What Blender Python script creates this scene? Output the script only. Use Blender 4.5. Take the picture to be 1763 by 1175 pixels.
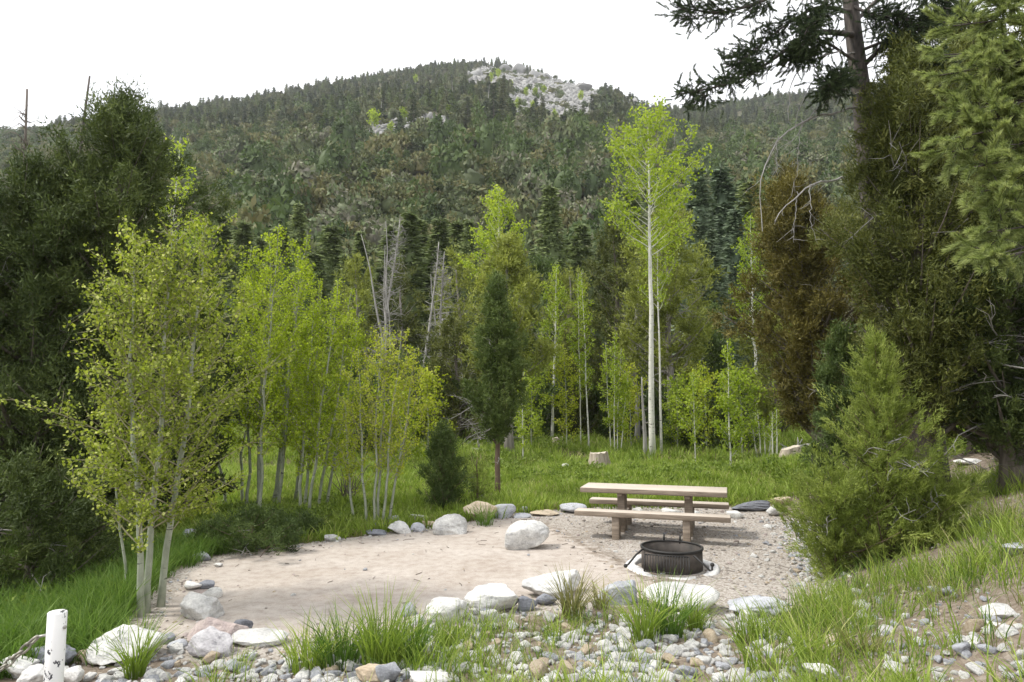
import bpy, bmesh, math, random
import numpy as np
from mathutils import Vector, Matrix
R_ = math.radians
random.seed(7)
rng = np.random.default_rng(11)
sc = bpy.context.scene
col = sc.collection
for o in list(bpy.data.objects):
    bpy.data.objects.remove(o)

# ------------------------------------------------------------------ camera
W0, H0, F0 = 1763.0, 1175.0, 1175.0
CAMZ, PITCH = 2.2, math.atan((695.0 - H0 / 2) / F0)
cd = bpy.data.cameras.new('camera')
cd.sensor_width, cd.lens = 36.0, 36.0 * F0 / W0
cd.clip_start, cd.clip_end = 0.05, 5000
cam = bpy.data.objects.new('camera', cd); col.objects.link(cam)
cam.location = (0, 0, CAMZ); cam.rotation_euler = (math.pi / 2 + PITCH, 0, 0)
sc.camera = cam

# ------------------------------------------------------------------ sky, sun, exposure
SUN_EL, SUN_AZ = R_(54), R_(-98)          # azimuth from +Y, negative = towards -X (left)
w = bpy.data.worlds.new('World'); sc.world = w; w.use_nodes = True
nt = w.node_tree; N = nt.nodes; L = nt.links
bg = N['Background']; bg.inputs['Strength'].default_value = 0.105
sky = N.new('ShaderNodeTexSky'); sky.sky_type = 'NISHITA'; sky.sun_disc = False
sky.sun_elevation = SUN_EL; sky.sun_rotation = SUN_AZ
sky.air_density = 1.0; sky.dust_density = 3.0; sky.altitude = 2200
tc = N.new('ShaderNodeTexCoord')
nz = N.new('ShaderNodeTexNoise'); nz.inputs['Scale'].default_value = 2.2; nz.inputs['Detail'].default_value = 5
L.new(tc.outputs['Generated'], nz.inputs['Vector'])
cr = N.new('ShaderNodeValToRGB')
cr.color_ramp.elements[0].position = 0.30; cr.color_ramp.elements[0].color = (.80, .80, .80, 1)
cr.color_ramp.elements[1].position = 0.55; cr.color_ramp.elements[1].color = (1, 1, 1, 1)
L.new(nz.outputs['Fac'], cr.inputs['Fac'])
mx = N.new('ShaderNodeMixRGB'); mx.inputs['Color2'].default_value = (9.6, 9.7, 10.0, 1)
L.new(cr.outputs['Color'], mx.inputs['Fac']); L.new(sky.outputs['Color'], mx.inputs['Color1'])
L.new(mx.outputs['Color'], bg.inputs['Color'])
sl = bpy.data.lights.new('sun', 'SUN'); sl.energy = 2.4; sl.angle = R_(7); sl.color = (1.0, .96, .88)
sun = bpy.data.objects.new('sun', sl); col.objects.link(sun)
sdir = Vector((math.sin(SUN_AZ) * math.cos(SUN_EL), math.cos(SUN_AZ) * math.cos(SUN_EL), math.sin(SUN_EL)))
sun.rotation_euler = sdir.to_track_quat('Z', 'Y').to_euler(); sun.location = sdir * 50
sc.view_settings.view_transform = 'Standard'; sc.view_settings.look = 'None'
sc.view_settings.exposure = 0.72; sc.view_settings.gamma = 1.0; sc.view_settings.use_curve_mapping = False
sc.render.engine = 'CYCLES'
sc.cycles.use_denoising = True
sc.cycles.max_bounces = 5; sc.cycles.diffuse_bounces = 3; sc.cycles.glossy_bounces = 2
sc.cycles.transmission_bounces = 4; sc.cycles.transparent_max_bounces = 4
sc.cycles.caustics_reflective = False; sc.cycles.caustics_refractive = False

# ------------------------------------------------------------------ numeric helpers
def sstep(a, b, x):
    t = np.clip((np.asarray(x, float) - a) / (b - a), 0, 1); return t * t * (3 - 2 * t)
def _h(ix, iy, s):
    v = np.sin(ix * 127.1 + iy * 311.7 + s * 74.7) * 43758.5453; return v - np.floor(v)
def vnoise(x, y, s=0):
    x = np.asarray(x, float); y = np.asarray(y, float)
    ix, iy = np.floor(x), np.floor(y); fx, fy = x - ix, y - iy
    fx = fx * fx * (3 - 2 * fx); fy = fy * fy * (3 - 2 * fy)
    a, b, c, d = _h(ix, iy, s), _h(ix + 1, iy, s), _h(ix, iy + 1, s), _h(ix + 1, iy + 1, s)
    return (a * (1 - fx) + b * fx) * (1 - fy) + (c * (1 - fx) + d * fx) * fy - .5
def fbm(x, y, s=0, o=4):
    r = 0; a = 1.0
    for k in range(o):
        r = r + a * vnoise(np.asarray(x) * 2 ** k, np.asarray(y) * 2 ** k, s + k); a *= .5
    return r
def raydir(px, py):
    a = (np.asarray(px, float) - W0 / 2) / F0; b = (H0 / 2 - np.asarray(py, float)) / F0
    cp, sp = math.cos(PITCH), math.sin(PITCH)
    return np.stack([a, cp - b * sp, sp + b * cp], -1)
def at_y(px, py, Y):
    d = raydir(px, py); k = Y / d[..., 1]
    return np.array([d[0] * k, Y, CAMZ + d[2] * k])
def project(x, y, z):
    cp, sp = math.cos(PITCH), math.sin(PITCH)
    zc = z - CAMZ; fw = y * cp + zc * sp; up = -y * sp + zc * cp
    return W0 / 2 + F0 * x / fw, H0 / 2 - F0 * up / fw

# ------------------------------------------------------------------ terrain
PAD = np.array([(-3.9, 7.9), (-4.25, 9.2), (-4.0, 10.3), (-2.75, 11.2), (-1.3, 12.2), (.2, 13.5), (2, 14.2), (4.3, 14.3),
                (5.2, 13.0), (4.6, 10.9), (4.0, 9.5), (3.3, 8.2), (2.2, 7.3), (1.2, 7.9), (.1, 7.6), (-1, 6.9), (-2.5, 6.35), (-3.5, 6.8)])
def pad_sd(x, y):
    x = np.asarray(x, float); y = np.asarray(y, float)
    d = np.full(x.shape, 1e9); ins = np.zeros(x.shape, bool); n = len(PAD)
    for i in range(n):
        ax, ay = PAD[i]; bx, by = PAD[(i + 1) % n]; ex, ey = bx - ax, by - ay
        t = np.clip(((x - ax) * ex + (y - ay) * ey) / (ex * ex + ey * ey), 0, 1)
        d = np.minimum(d, np.hypot(x - ax - t * ex, y - ay - t * ey))
        c = ((ay > y) != (by > y)) & (x < (bx - ax) * (y - ay) / (by - ay + 1e-12) + ax)
        ins ^= c
    return np.where(ins, -d, d)
RIDGE = np.array([(-900, 300), (-300, 250), (0, 226), (60, 222), (230, 198), (330, 184), (440, 169), (600, 140), (720, 119), (790, 109), (840, 108), (880, 113), (940, 131),
                  (1010, 151), (1075, 164), (1100, 182), (1150, 192), (1190, 190), (1240, 186), (1320, 172), (1440, 153), (1600, 142), (1763, 132), (2100, 150), (2800, 220)], float)
_rd = raydir(RIDGE[:, 0], RIDGE[:, 1] + 6)
R_U, R_T = _rd[:, 0] / _rd[:, 1], _rd[:, 2] / _rd[:, 1]
R_R = np.interp(RIDGE[:, 0], [-900, 0, 500, 800, 1000, 1090, 1180, 1763, 2800], [430, 430, 540, 630, 560, 470, 620, 720, 700])
Y0H = 60.0
def terrain(x, y):
    x = np.asarray(x, float); y = np.asarray(y, float)
    sd = pad_sd(x, y)
    rough = sstep(0, .8, sd)
    z = 0.55 * (1 - sstep(-1, 6.9, y))
    xe = np.interp(y, [0, 5, 7, 9, 12.5, 16, 25], [0.9, 1.5, 2.3, 3.55, 5.1, 5.6, 7.5])
    z = z + (1.18 * sstep(0, 4.4, x - xe) + .05 * np.clip(x - xe - 4, 0, 30)) * (1 - .55 * sstep(13, 24, y))
    z = z - .22 * sstep(-4.1, -6.5, x) * sstep(4, 7, y) * (1 - sstep(18, 30, y))
    z = z + rough * (.16 * fbm(x * .35, y * .35, 3, 3) + .05 * fbm(x * 1.6, y * 1.6, 9, 3) * (1 - sstep(20, 40, y)))
    z = z + (1 - rough) * .018 * fbm(x * .9, y * .9, 5, 3) + .004 * fbm(x * 5, y * 5, 6, 2) * (1 - sstep(14, 20, y))
    z = z + .010 * np.clip(y - 16, 0, 44)
    # mountain
    ys = np.maximum(y, 1.0); u = x / ys
    t = np.interp(u, R_U, R_T); R = np.interp(u, R_U, R_R)
    s = t / (1 - Y0H / R)
    zc = s * (R - Y0H)
    up = s * np.maximum(y - Y0H, 0) ; up = np.where(y < 80, up * sstep(52, 92, y) ** .6 if True else up, up)
    hz = np.where(y <= R, up, zc - .32 * (y - R))
    amp = np.clip((y - 80) * .045, 0, 9) * np.clip((R - y) / 120, 0.08, 1)
    hz = hz + np.where(y > 80, amp * fbm(x * .016, y * .012, 21, 4), 0)
    hz = hz + np.where(y > 80, .9 * fbm(x * .06, y * .06, 22, 2), 0) * np.clip((y - 80) / 60, 0, 1)
    w_ = sstep(50, 62, y)
    return z + w_ * (hz + CAMZ * sstep(80, 200, y))
def T(x, y):
    return float(terrain(np.array([x]), np.array([y]))[0])
_ts = np.concatenate([np.arange(2.5, 20, .02), np.arange(20, 60, .08), np.arange(60, 800, .5)])
def hit(px, py):
    d = raydir(px, py); d = d / d[1]
    P = np.outer(_ts, d); z = terrain(P[:, 0], P[:, 1]); below = (CAMZ + P[:, 2]) < z
    i = int(np.argmax(below)) if below.any() else len(_ts) - 1
    return np.array([P[i, 0], P[i, 1], z[i]])

# ------------------------------------------------------------------ mesh helpers
class MB:
    def __init__(s): s.V = []; s.Q = []; s.T = []; s.n = 0; s.tint = []
    def add(s, V, Q=None, Tr=None, tint=None):
        V = np.asarray(V, float).reshape(-1, 3)
        if Q is not None and len(Q): s.Q.append(np.asarray(Q, np.int64).reshape(-1, 4) + s.n)
        if Tr is not None and len(Tr): s.T.append(np.asarray(Tr, np.int64).reshape(-1, 3) + s.n)
        s.V.append(V); s.n += len(V)
        s.tint.append(np.full(len(V), .5) if tint is None else np.broadcast_to(np.asarray(tint, float), (len(V),)).copy())
        return s
    def box(s, c, h, rz=0, rx=0, ry=0, taper=1.0):
        c = np.asarray(c, float); hx, hy, hz = h
        v = np.array([(x * hx * (taper if z > 0 else 1), y * hy * (taper if z > 0 else 1), z * hz) for z in (-1, 1) for y in (-1, 1) for x in (-1, 1)])
        m = np.array(Matrix.Rotation(rz, 3, 'Z') @ Matrix.Rotation(ry, 3, 'Y') @ Matrix.Rotation(rx, 3, 'X'))
        v = v @ m.T + c
        return s.add(v, [(0, 2, 3, 1), (4, 5, 7, 6), (0, 1, 5, 4), (2, 6, 7, 3), (0, 4, 6, 2), (1, 3, 7, 5)])
    def tube(s, P, rad, n=6, cap=True, tint=.5):
        P = np.asarray(P, float); k = len(P); rad = np.broadcast_to(np.asarray(rad, float), (k,))
        t = np.gradient(P, axis=0); t /= np.linalg.norm(t, axis=1)[:, None] + 1e-9
        m = P[-1] - P[0]; ref = np.array([1., .13, .07]) if abs(m[2]) > .6 * np.linalg.norm(m) else np.array([.03, .05, 1.])
        a = np.cross(t, ref); a /= np.linalg.norm(a, axis=1)[:, None] + 1e-9; b = np.cross(t, a)
        an = np.arange(n) * 2 * math.pi / n
        V = P[:, None, :] + rad[:, None, None] * (np.cos(an)[None, :, None] * a[:, None, :] + np.sin(an)[None, :, None] * b[:, None, :])
        i = np.arange(k - 1)[:, None] * n; j = np.arange(n)[None, :]; j2 = (j + 1) % n
        Q = np.stack([i + j, i + j2, i + n + j2, i + n + j], -1).reshape(-1, 4)
        V = V.reshape(-1, 3)
        if cap:
            V = np.vstack([V, P[0], P[-1]]); e = k * n
            Tr = [(e, (q + 1) % n, q) for q in range(n)] + [(e + 1, (k - 1) * n + q, (k - 1) * n + (q + 1) % n) for q in range(n)]
        else: Tr = None
        return s.add(V, Q, Tr, tint)
    def sprigs(s, P, D, Nn, ln, wd, tint):
        # slim pointed triangles
        P = np.asarray(P, float); D = D / (np.linalg.norm(D, axis=1)[:, None] + 1e-9)
        S_ = np.cross(D, Nn); S_ /= np.linalg.norm(S_, axis=1)[:, None] + 1e-9
        ln = np.broadcast_to(ln, (len(P),))[:, None]; wd = np.broadcast_to(wd, (len(P),))[:, None]
        V = np.stack([P - S_ * wd * .5, P + S_ * wd * .5, P + D * ln], 1).reshape(-1, 3)
        return s.add(V, None, np.arange(len(P))[:, None] * 3 + np.arange(3)[None, :], np.repeat(np.broadcast_to(tint, (len(P),)), 3))
    def cards(s, P, D, Nn, ln, wd, tint, bend=0.12):
        # diamond leaf faces: base at P, pointing along D, Nn is a rough normal
        P = np.asarray(P, float); D = D / (np.linalg.norm(D, axis=1)[:, None] + 1e-9)
        S = np.cross(D, Nn); S /= np.linalg.norm(S, axis=1)[:, None] + 1e-9; U = np.cross(S, D)
        ln = np.broadcast_to(ln, (len(P),))[:, None]; wd = np.broadcast_to(wd, (len(P),))[:, None]
        mid = P + D * ln * .45
        V = np.stack([P, mid + S * wd * .5 + U * ln * bend, P + D * ln, mid - S * wd * .5 + U * ln * bend], 1).reshape(-1, 3)
        Q = np.arange(len(P))[:, None] * 4 + np.arange(4)[None, :]
        return s.add(V, Q, None, np.repeat(np.broadcast_to(tint, (len(P),)), 4))
    def mesh(s, name, mat, smooth=False):
        me = bpy.data.meshes.new(name)
        V = np.vstack(s.V); me.vertices.add(len(V)); me.vertices.foreach_set('co', V.astype(np.float32).ravel())
        Q = np.vstack(s.Q) if s.Q else np.zeros((0, 4), np.int64); Tr = np.vstack(s.T) if s.T else np.zeros((0, 3), np.int64)
        loops = np.concatenate([Q.ravel(), Tr.ravel()]).astype(np.int32)
        st = np.concatenate([np.arange(len(Q)) * 4, len(Q) * 4 + np.arange(len(Tr)) * 3]).astype(np.int32)
        me.loops.add(len(loops)); me.loops.foreach_set('vertex_index', loops)
        me.polygons.add(len(st)); me.polygons.foreach_set('loop_start', st)
        if smooth: me.polygons.foreach_set('use_smooth', np.ones(len(st), bool))
        a = me.attributes.new('tint', 'FLOAT', 'POINT'); a.data.foreach_set('value', np.concatenate(s.tint).astype(np.float32))
        me.update(calc_edges=True); me.validate()
        if mat: me.materials.append(mat)
        return me
def setp(o, label=None, cat=None, group=None, kind=None):
    if label: o['label'] = label
    if cat: o['category'] = cat
    if group: o['group'] = group
    if kind: o['kind'] = kind
    return o
def ob(name, me, parent=None, loc=None, rot=None, scale=None):
    o = bpy.data.objects.new(name, me); col.objects.link(o); o.parent = parent
    if loc is not None: o.location = loc
    if rot is not None: o.rotation_euler = rot
    if scale is not None: o.scale = scale
    return o
def thing(name, label, cat, loc, rz=0, group=None, scale=1.0):
    o = ob(name, None, None, tuple(loc), (0, 0, rz), (scale,) * 3); o.empty_display_size = .2
    return setp(o, label, cat, group)
def bevel(o, wd, seg=2):
    m = o.modifiers.new('bevel', 'BEVEL'); m.width = wd; m.segments = seg; m.limit_method = 'ANGLE'; m.angle_limit = .6
    return o

# geometry-node scatter -------------------------------------------------------
def source_set(name, meshes):
    c = bpy.data.collections.new(name)
    for i, me in enumerate(meshes):
        c.objects.link(bpy.data.objects.new('%s_source_%d' % (name, i), me))
    g = bpy.data.node_groups.new('scatter_' + name, 'GeometryNodeTree')
    g.interface.new_socket('Geometry', in_out='INPUT', socket_type='NodeSocketGeometry')
    g.interface.new_socket('Geometry', in_out='OUTPUT', socket_type='NodeSocketGeometry')
    n = g.nodes; l = g.links
    gi = n.new('NodeGroupInput'); go = n.new('NodeGroupOutput')
    ci = n.new('GeometryNodeCollectionInfo'); ci.inputs['Collection'].default_value = c
    ci.inputs['Separate Children'].default_value = True; ci.inputs['Reset Children'].default_value = True
    ip = n.new('GeometryNodeInstanceOnPoints'); ip.inputs['Pick Instance'].default_value = True
    def na(nm, ty):
        q = n.new('GeometryNodeInputNamedAttribute'); q.data_type = ty; q.inputs['Name'].default_value = nm
        return q.outputs['Attribute']
    e2r = n.new('FunctionNodeEulerToRotation')
    l.new(na('rot', 'FLOAT_VECTOR'), e2r.inputs[0]); l.new(e2r.outputs[0], ip.inputs['Rotation'])
    l.new(na('scl', 'FLOAT_VECTOR'), ip.inputs['Scale']); l.new(na('idx', 'INT'), ip.inputs['Instance Index'])
    l.new(gi.outputs[0], ip.inputs['Points']); l.new(ci.outputs[0], ip.inputs['Instance']); l.new(ip.outputs[0], go.inputs[0])
    return dict(group=g, n=len(meshes))
def points_mesh(name, P, rot, scl, nsrc, idx=None):
    me = bpy.data.meshes.new(name); n = len(P)
    me.vertices.add(n); me.vertices.foreach_set('co', np.asarray(P, np.float32).ravel())
    a = me.attributes.new('rot', 'FLOAT_VECTOR', 'POINT'); a.data.foreach_set('vector', np.asarray(rot, np.float32).ravel())
    scl = np.asarray(scl, float)
    if scl.ndim == 1: scl = np.repeat(scl[:, None], 3, 1)
    a = me.attributes.new('scl', 'FLOAT_VECTOR', 'POINT'); a.data.foreach_set('vector', scl.astype(np.float32).ravel())
    a = me.attributes.new('idx', 'INT', 'POINT')
    a.data.foreach_set('value', (rng.integers(0, nsrc, n) if idx is None else np.asarray(idx)).astype(np.int32))
    return me
def scatter(name, src, pm, parent=None):
    o = ob(name, pm, parent); m = o.modifiers.new('scatter', 'NODES'); m.node_group = src['group']; o['kind'] = 'stuff'
    return o
def dir_euler(D, roll=None):
    D = D / (np.linalg.norm(D, axis=1)[:, None] + 1e-9)
    return np.stack([np.zeros(len(D)), np.arccos(np.clip(D[:, 2], -1, 1)), np.arctan2(D[:, 1], D[:, 0])], 1)
def rdirs(n, r=rng):
    v = r.normal(size=(n, 3)); return v / np.linalg.norm(v, axis=1)[:, None]

# ------------------------------------------------------------------ materials
def newmat(name):
    m = bpy.data.materials.new(name); m.use_nodes = True; nt = m.node_tree
    return m, nt.nodes, nt.links, nt.nodes['Principled BSDF'], nt.nodes['Material Output']
def ramp(N, stops):
    r = N.new('ShaderNodeValToRGB'); e = r.color_ramp.elements
    while len(e) < len(stops): e.new(.5)
    for q, (p, c) in zip(e, stops): q.position = p; q.color = (c[0], c[1], c[2], 1) if not np.isscalar(c) else (c, c, c, 1)
    return r
def tex(N, L, kind, scale, detail=4, coord='Object', vec=None, rough=.55, stretch=None):
    if vec is None:
        tcn = N.new('ShaderNodeTexCoord'); vec = tcn.outputs[coord]
    if stretch:
        mp = N.new('ShaderNodeMapping'); mp.inputs['Scale'].default_value = stretch; L.new(vec, mp.inputs['Vector']); vec = mp.outputs[0]
    t = N.new('ShaderNodeTexNoise' if kind == 'noise' else 'ShaderNodeTexVoronoi'); t.inputs['Scale'].default_value = scale
    if kind == 'noise': t.inputs['Detail'].default_value = detail; t.inputs['Roughness'].default_value = rough
    L.new(vec, t.inputs['Vector']); return t
def mixc(N, L, fac, a, b, mode='MIX'):
    m = N.new('ShaderNodeMixRGB'); m.blend_type = mode
    for s, v in (('Fac', fac), ('Color1', a), ('Color2', b)):
        if hasattr(v, 'is_output'): L.new(v, m.inputs[s])
        else: m.inputs[s].default_value = v if s == 'Fac' else (v[0], v[1], v[2], 1)
    return m.outputs[0]
def math_(N, L, op, a, b=None):
    m = N.new('ShaderNodeMath'); m.operation = op
    for i, v in enumerate((a, b)):
        if v is None: continue
        if hasattr(v, 'is_output'): L.new(v, m.inputs[i])
        else: m.inputs[i].default_value = v
    return m.outputs[0]
def bump(N, L, h, bsdf, strength=.4, dist=.01):
    b = N.new('ShaderNodeBump'); b.inputs['Strength'].default_value = strength; b.inputs['Distance'].default_value = dist
    L.new(h, b.inputs['Height']); L.new(b.outputs[0], bsdf.inputs['Normal'])
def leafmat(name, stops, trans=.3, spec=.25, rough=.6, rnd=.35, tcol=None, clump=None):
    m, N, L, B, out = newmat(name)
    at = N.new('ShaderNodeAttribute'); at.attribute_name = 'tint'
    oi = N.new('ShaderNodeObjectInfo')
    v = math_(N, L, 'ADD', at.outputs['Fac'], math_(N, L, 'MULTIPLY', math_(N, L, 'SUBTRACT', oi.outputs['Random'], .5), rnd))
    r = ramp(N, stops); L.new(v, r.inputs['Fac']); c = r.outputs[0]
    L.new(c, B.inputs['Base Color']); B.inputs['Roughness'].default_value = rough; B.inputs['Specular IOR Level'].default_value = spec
    if trans > 0:
        tr = N.new('ShaderNodeBsdfTranslucent')
        hs = N.new('ShaderNodeHueSaturation'); hs.inputs['Value'].default_value = 1.5; hs.inputs['Saturation'].default_value = 1.1
        L.new(c, hs.inputs['Color']); L.new(hs.outputs[0], tr.inputs['Color'])
        ms = N.new('ShaderNodeMixShader'); ms.inputs[0].default_value = trans
        L.new(B.outputs[0], ms.inputs[1]); L.new(tr.outputs[0], ms.inputs[2]); L.new(ms.outputs[0], out.inputs['Surface'])
    return m
def barkmat(name, c1, c2, scale=12, stretch=(1, 1, .15), bs=.6, scars=None):
    m, N, L, B, out = newmat(name)
    t = tex(N, L, 'noise', scale, 6, stretch=stretch); r = ramp(N, [(.3, c1), (.7, c2)]); L.new(t.outputs['Fac'], r.inputs['Fac'])
    c = r.outputs[0]
    if scars:
        t2 = tex(N, L, 'noise', 9, 3, stretch=(.6, .6, 3.2)); r2 = ramp(N, [(.63, 0.0), (.68, 1.0)]); L.new(t2.outputs['Fac'], r2.inputs['Fac'])
        c = mixc(N, L, r2.outputs[0], c, scars)
    L.new(c, B.inputs['Base Color']); B.inputs['Roughness'].default_value = .85
    bump(N, L, t.outputs['Fac'], B, bs, .02); return m
def plainmat(name, c1, c2, scale=20, rough=.8, bs=.2, metal=0, dist=.005, stretch=None):
    m, N, L, B, out = newmat(name)
    t = tex(N, L, 'noise', scale, 6, stretch=stretch); r = ramp(N, [(.3, c1), (.7, c2)]); L.new(t.outputs['Fac'], r.inputs['Fac'])
    L.new(r.outputs[0], B.inputs['Base Color']); B.inputs['Roughness'].default_value = rough; B.inputs['Metallic'].default_value = metal
    bump(N, L, t.outputs['Fac'], B, bs, dist); return m
def rockmat(name, base, vein, dark, tan=None):
    m, N, L, B, out = newmat(name)
    oi = N.new('ShaderNodeObjectInfo'); tcn = N.new('ShaderNodeTexCoord')
    va = N.new('ShaderNodeVectorMath'); va.operation = 'ADD'; L.new(tcn.outputs['Object'], va.inputs[0])
    sc3 = N.new('ShaderNodeVectorMath'); sc3.operation = 'SCALE'; sc3.inputs[0].default_value = (17, 9, 13); L.new(oi.outputs['Random'], sc3.inputs['Scale'])
    L.new(sc3.outputs[0], va.inputs[1]); vec = va.outputs[0]
    t = tex(N, L, 'noise', 3.2, 8, vec=vec, rough=.62); r = ramp(N, [(.34, vein), (.52, base), (.8, tuple(min(1, q * 1.12) for q in base))]); L.new(t.outputs['Fac'], r.inputs['Fac'])
    t2 = tex(N, L, 'noise', 7, 9, vec=vec, rough=.7, stretch=(1, 1, 2.2)); r2 = ramp(N, [(.55, 0.0), (.68, .85)]); L.new(t2.outputs['Fac'], r2.inputs['Fac'])
    c = mixc(N, L, r2.outputs[0], r.outputs[0], dark)
    t3 = tex(N, L, 'noise', 45, 4, vec=vec); r3 = ramp(N, [(.3, .75), (.6, 1.0)]); L.new(t3.outputs['Fac'], r3.inputs['Fac'])
    c = mixc(N, L, 1.0, c, r3.outputs[0], 'MULTIPLY')
    hv = N.new('ShaderNodeHueSaturation'); L.new(c, hv.inputs['Color'])
    L.new(math_(N, L, 'ADD', math_(N, L, 'MULTIPLY', oi.outputs['Random'], .3), .82), hv.inputs['Value'])
    L.new(hv.outputs[0], B.inputs['Base Color']); B.inputs['Roughness'].default_value = .78; B.inputs['Specular IOR Level'].default_value = .3
    hh = math_(N, L, 'ADD', t2.outputs['Fac'], math_(N, L, 'MULTIPLY', t3.outputs['Fac'], .35))
    bump(N, L, hh, B, .65, .035); return m

M = {}
M['rock_white'] = rockmat('rock_white', (.72, .71, .68), (.48, .475, .465), (.24, .24, .245))
M['rock_scree'] = rockmat('rock_scree', (.36, .355, .34), (.25, .245, .235), (.12, .12, .115))
M['rock_grey'] = rockmat('rock_grey', (.46, .47, .50), (.29, .30, .33), (.15, .155, .17))
M['rock_slate'] = rockmat('rock_slate', (.24, .25, .28), (.15, .155, .18), (.08, .085, .1))
M['rock_pink'] = rockmat('rock_pink', (.50, .42, .39), (.38, .31, .29), (.24, .2, .2))
M['rock_tan'] = rockmat('rock_tan', (.56, .47, .35), (.42, .32, .22), (.22, .17, .13))
M['rock_purple'] = rockmat('rock_purple', (.50, .485, .495), (.32, .305, .32), (.17, .165, .18))
M['aspen_near'] = leafmat('aspen_leaf_near', [(.0, (.11, .14, .024)), (.45, (.215, .27, .04)), (.8, (.36, .41, .075)), (1, (.54, .57, .22))], .42)
M['aspen_mid'] = leafmat('aspen_leaf_mid', [(0, (.15, .205, .02)), (.5, (.285, .365, .035)), (1, (.46, .54, .09))], .48)
M['aspen_far'] = leafmat('aspen_leaf_far', [(0, (.135, .195, .022)), (.5, (.245, .325, .036)), (1, (.39, .46, .08))], .45)
M['willow'] = leafmat('willow_leaf', [(0, (.16, .20, .022)), (.5, (.30, .36, .034)), (1, (.48, .50, .09))], .45)
M['jun_dark'] = leafmat('juniper_dark', [(0, (.034, .052, .014)), (.5, (.07, .098, .026)), (1, (.135, .17, .045))], .15, rnd=.15)
M['jun_olive'] = leafmat('juniper_olive', [(0, (.05, .062, .014)), (.5, (.105, .122, .028)), (1, (.20, .21, .055))], .18, rnd=.15)
M['jun_brown'] = leafmat('juniper_brown', [(0, (.065, .06, .015)), (.5, (.135, .118, .028)), (1, (.23, .20, .05))], .16, rnd=.15)
M['jun_green'] = leafmat('juniper_green', [(0, (.105, .14, .03)), (.5, (.21, .265, .056)), (1, (.37, .42, .12))], .34, rnd=.1)
M['jun_mid'] = leafmat('juniper_mid', [(0, (.04, .066, .018)), (.5, (.08, .12, .032)), (1, (.145, .19, .055))], .18, rnd=.2)
M['jun_slim'] = leafmat('juniper_slim', [(0, (.055, .085, .022)), (.5, (.11, .155, .04)), (1, (.19, .24, .07))], .2, rnd=.1)
M['pinyon'] = leafmat('pinyon_yellow', [(0, (.11, .13, .026)), (.5, (.215, .245, .05)), (1, (.34, .37, .09))], .28, rnd=.15)
M['pine'] = leafmat('pine_needles', [(0, (.115, .155, .046)), (.5, (.235, .285, .095)), (1, (.39, .44, .165))], .28, rnd=.4, spec=.4)
M['pine_dark'] = leafmat('pine_needles_dark', [(0, (.022, .036, .018)), (.5, (.05, .075, .032)), (1, (.10, .135, .055))], .12, rnd=.4)
M['spruce'] = leafmat('spruce_needles', [(0, (.065, .09, .034)), (.5, (.13, .17, .06)), (1, (.22, .265, .10))], .16, rnd=.3)
M['fir_blue'] = leafmat('fir_blue', [(0, (.06, .09, .052)), (.5, (.12, .165, .095)), (1, (.21, .26, .16))], .12, rnd=.3)
M['bush'] = leafmat('hill_bush', [(0, (.07, .09, .036)), (.2, (.125, .14, .048)), (.4, (.17, .155, .062)), (.55, (.10, .13, .052)), (.7, (.135, .16, .062)), (.85, (.20, .185, .14)), (1, (.13, .175, .07))], .14, rnd=1.0)
M['hillcon'] = leafmat('hill_conifer', [(0, (.045, .065, .03)), (.5, (.085, .11, .046)), (1, (.16, .17, .085))], .12, rnd=1.0)
M['grass'] = leafmat('grass_blade', [(0, (.11, .165, .026)), (.5, (.22, .305, .052)), (.8, (.34, .42, .09)), (1, (.46, .44, .21))], .35, rnd=.45)
M['grass_lush'] = leafmat('grass_lush', [(0, (.06, .115, .02)), (.5, (.12, .205, .038)), (1, (.23, .32, .08))], .35, rnd=.3)
M['grass_dry'] = leafmat('grass_dry', [(0, (.14, .15, .05)), (.5, (.26, .25, .10)), (1, (.42, .37, .2))], .3, rnd=.4)
M['forb'] = leafmat('forb_leaf', [(0, (.065, .105, .018)), (.5, (.13, .19, .032)), (1, (.23, .30, .06))], .3)
M['bark_aspen'] = barkmat('aspen_bark', (.22, .245, .175), (.38, .40, .31), 14, (1, 1, .5), .25, scars=(.05, .045, .04))
M['bark_white'] = barkmat('aspen_bark_white', (.46, .46, .40), (.66, .65, .58), 6, (1, 1, .5), .25, scars=(.06, .05, .045))
M['twig_pale'] = plainmat('pale_twig', (.22, .2, .12), (.38, .35, .22), 9)
M['bark_jun'] = barkmat('juniper_bark', (.075, .062, .05), (.20, .17, .142), 22, (1, 1, .08), .9)
M['bark_red'] = barkmat('red_bark', (.085, .055, .038), (.18, .125, .09), 22, (1, 1, .08), .9)
M['bark_pine'] = barkmat('pine_bark', (.03, .026, .023), (.125, .105, .09), 14, (1, 1, .25), 1.0)
M['bark_grey'] = barkmat('grey_bark', (.16, .14, .125), (.36, .33, .30), 16, (1, 1, .12), .8)
M['deadwood'] = barkmat('dead_wood', (.19, .18, .165), (.40, .385, .36), 16, (1, 1, .12), .5)
M['stump'] = barkmat('stump_wood', (.22, .18, .13), (.48, .42, .34), 14, (1, 1, .15), .8)
M['pebble'] = rockmat('pebble', (.42, .375, .33), (.30, .26, .225), (.17, .15, .13))

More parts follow.
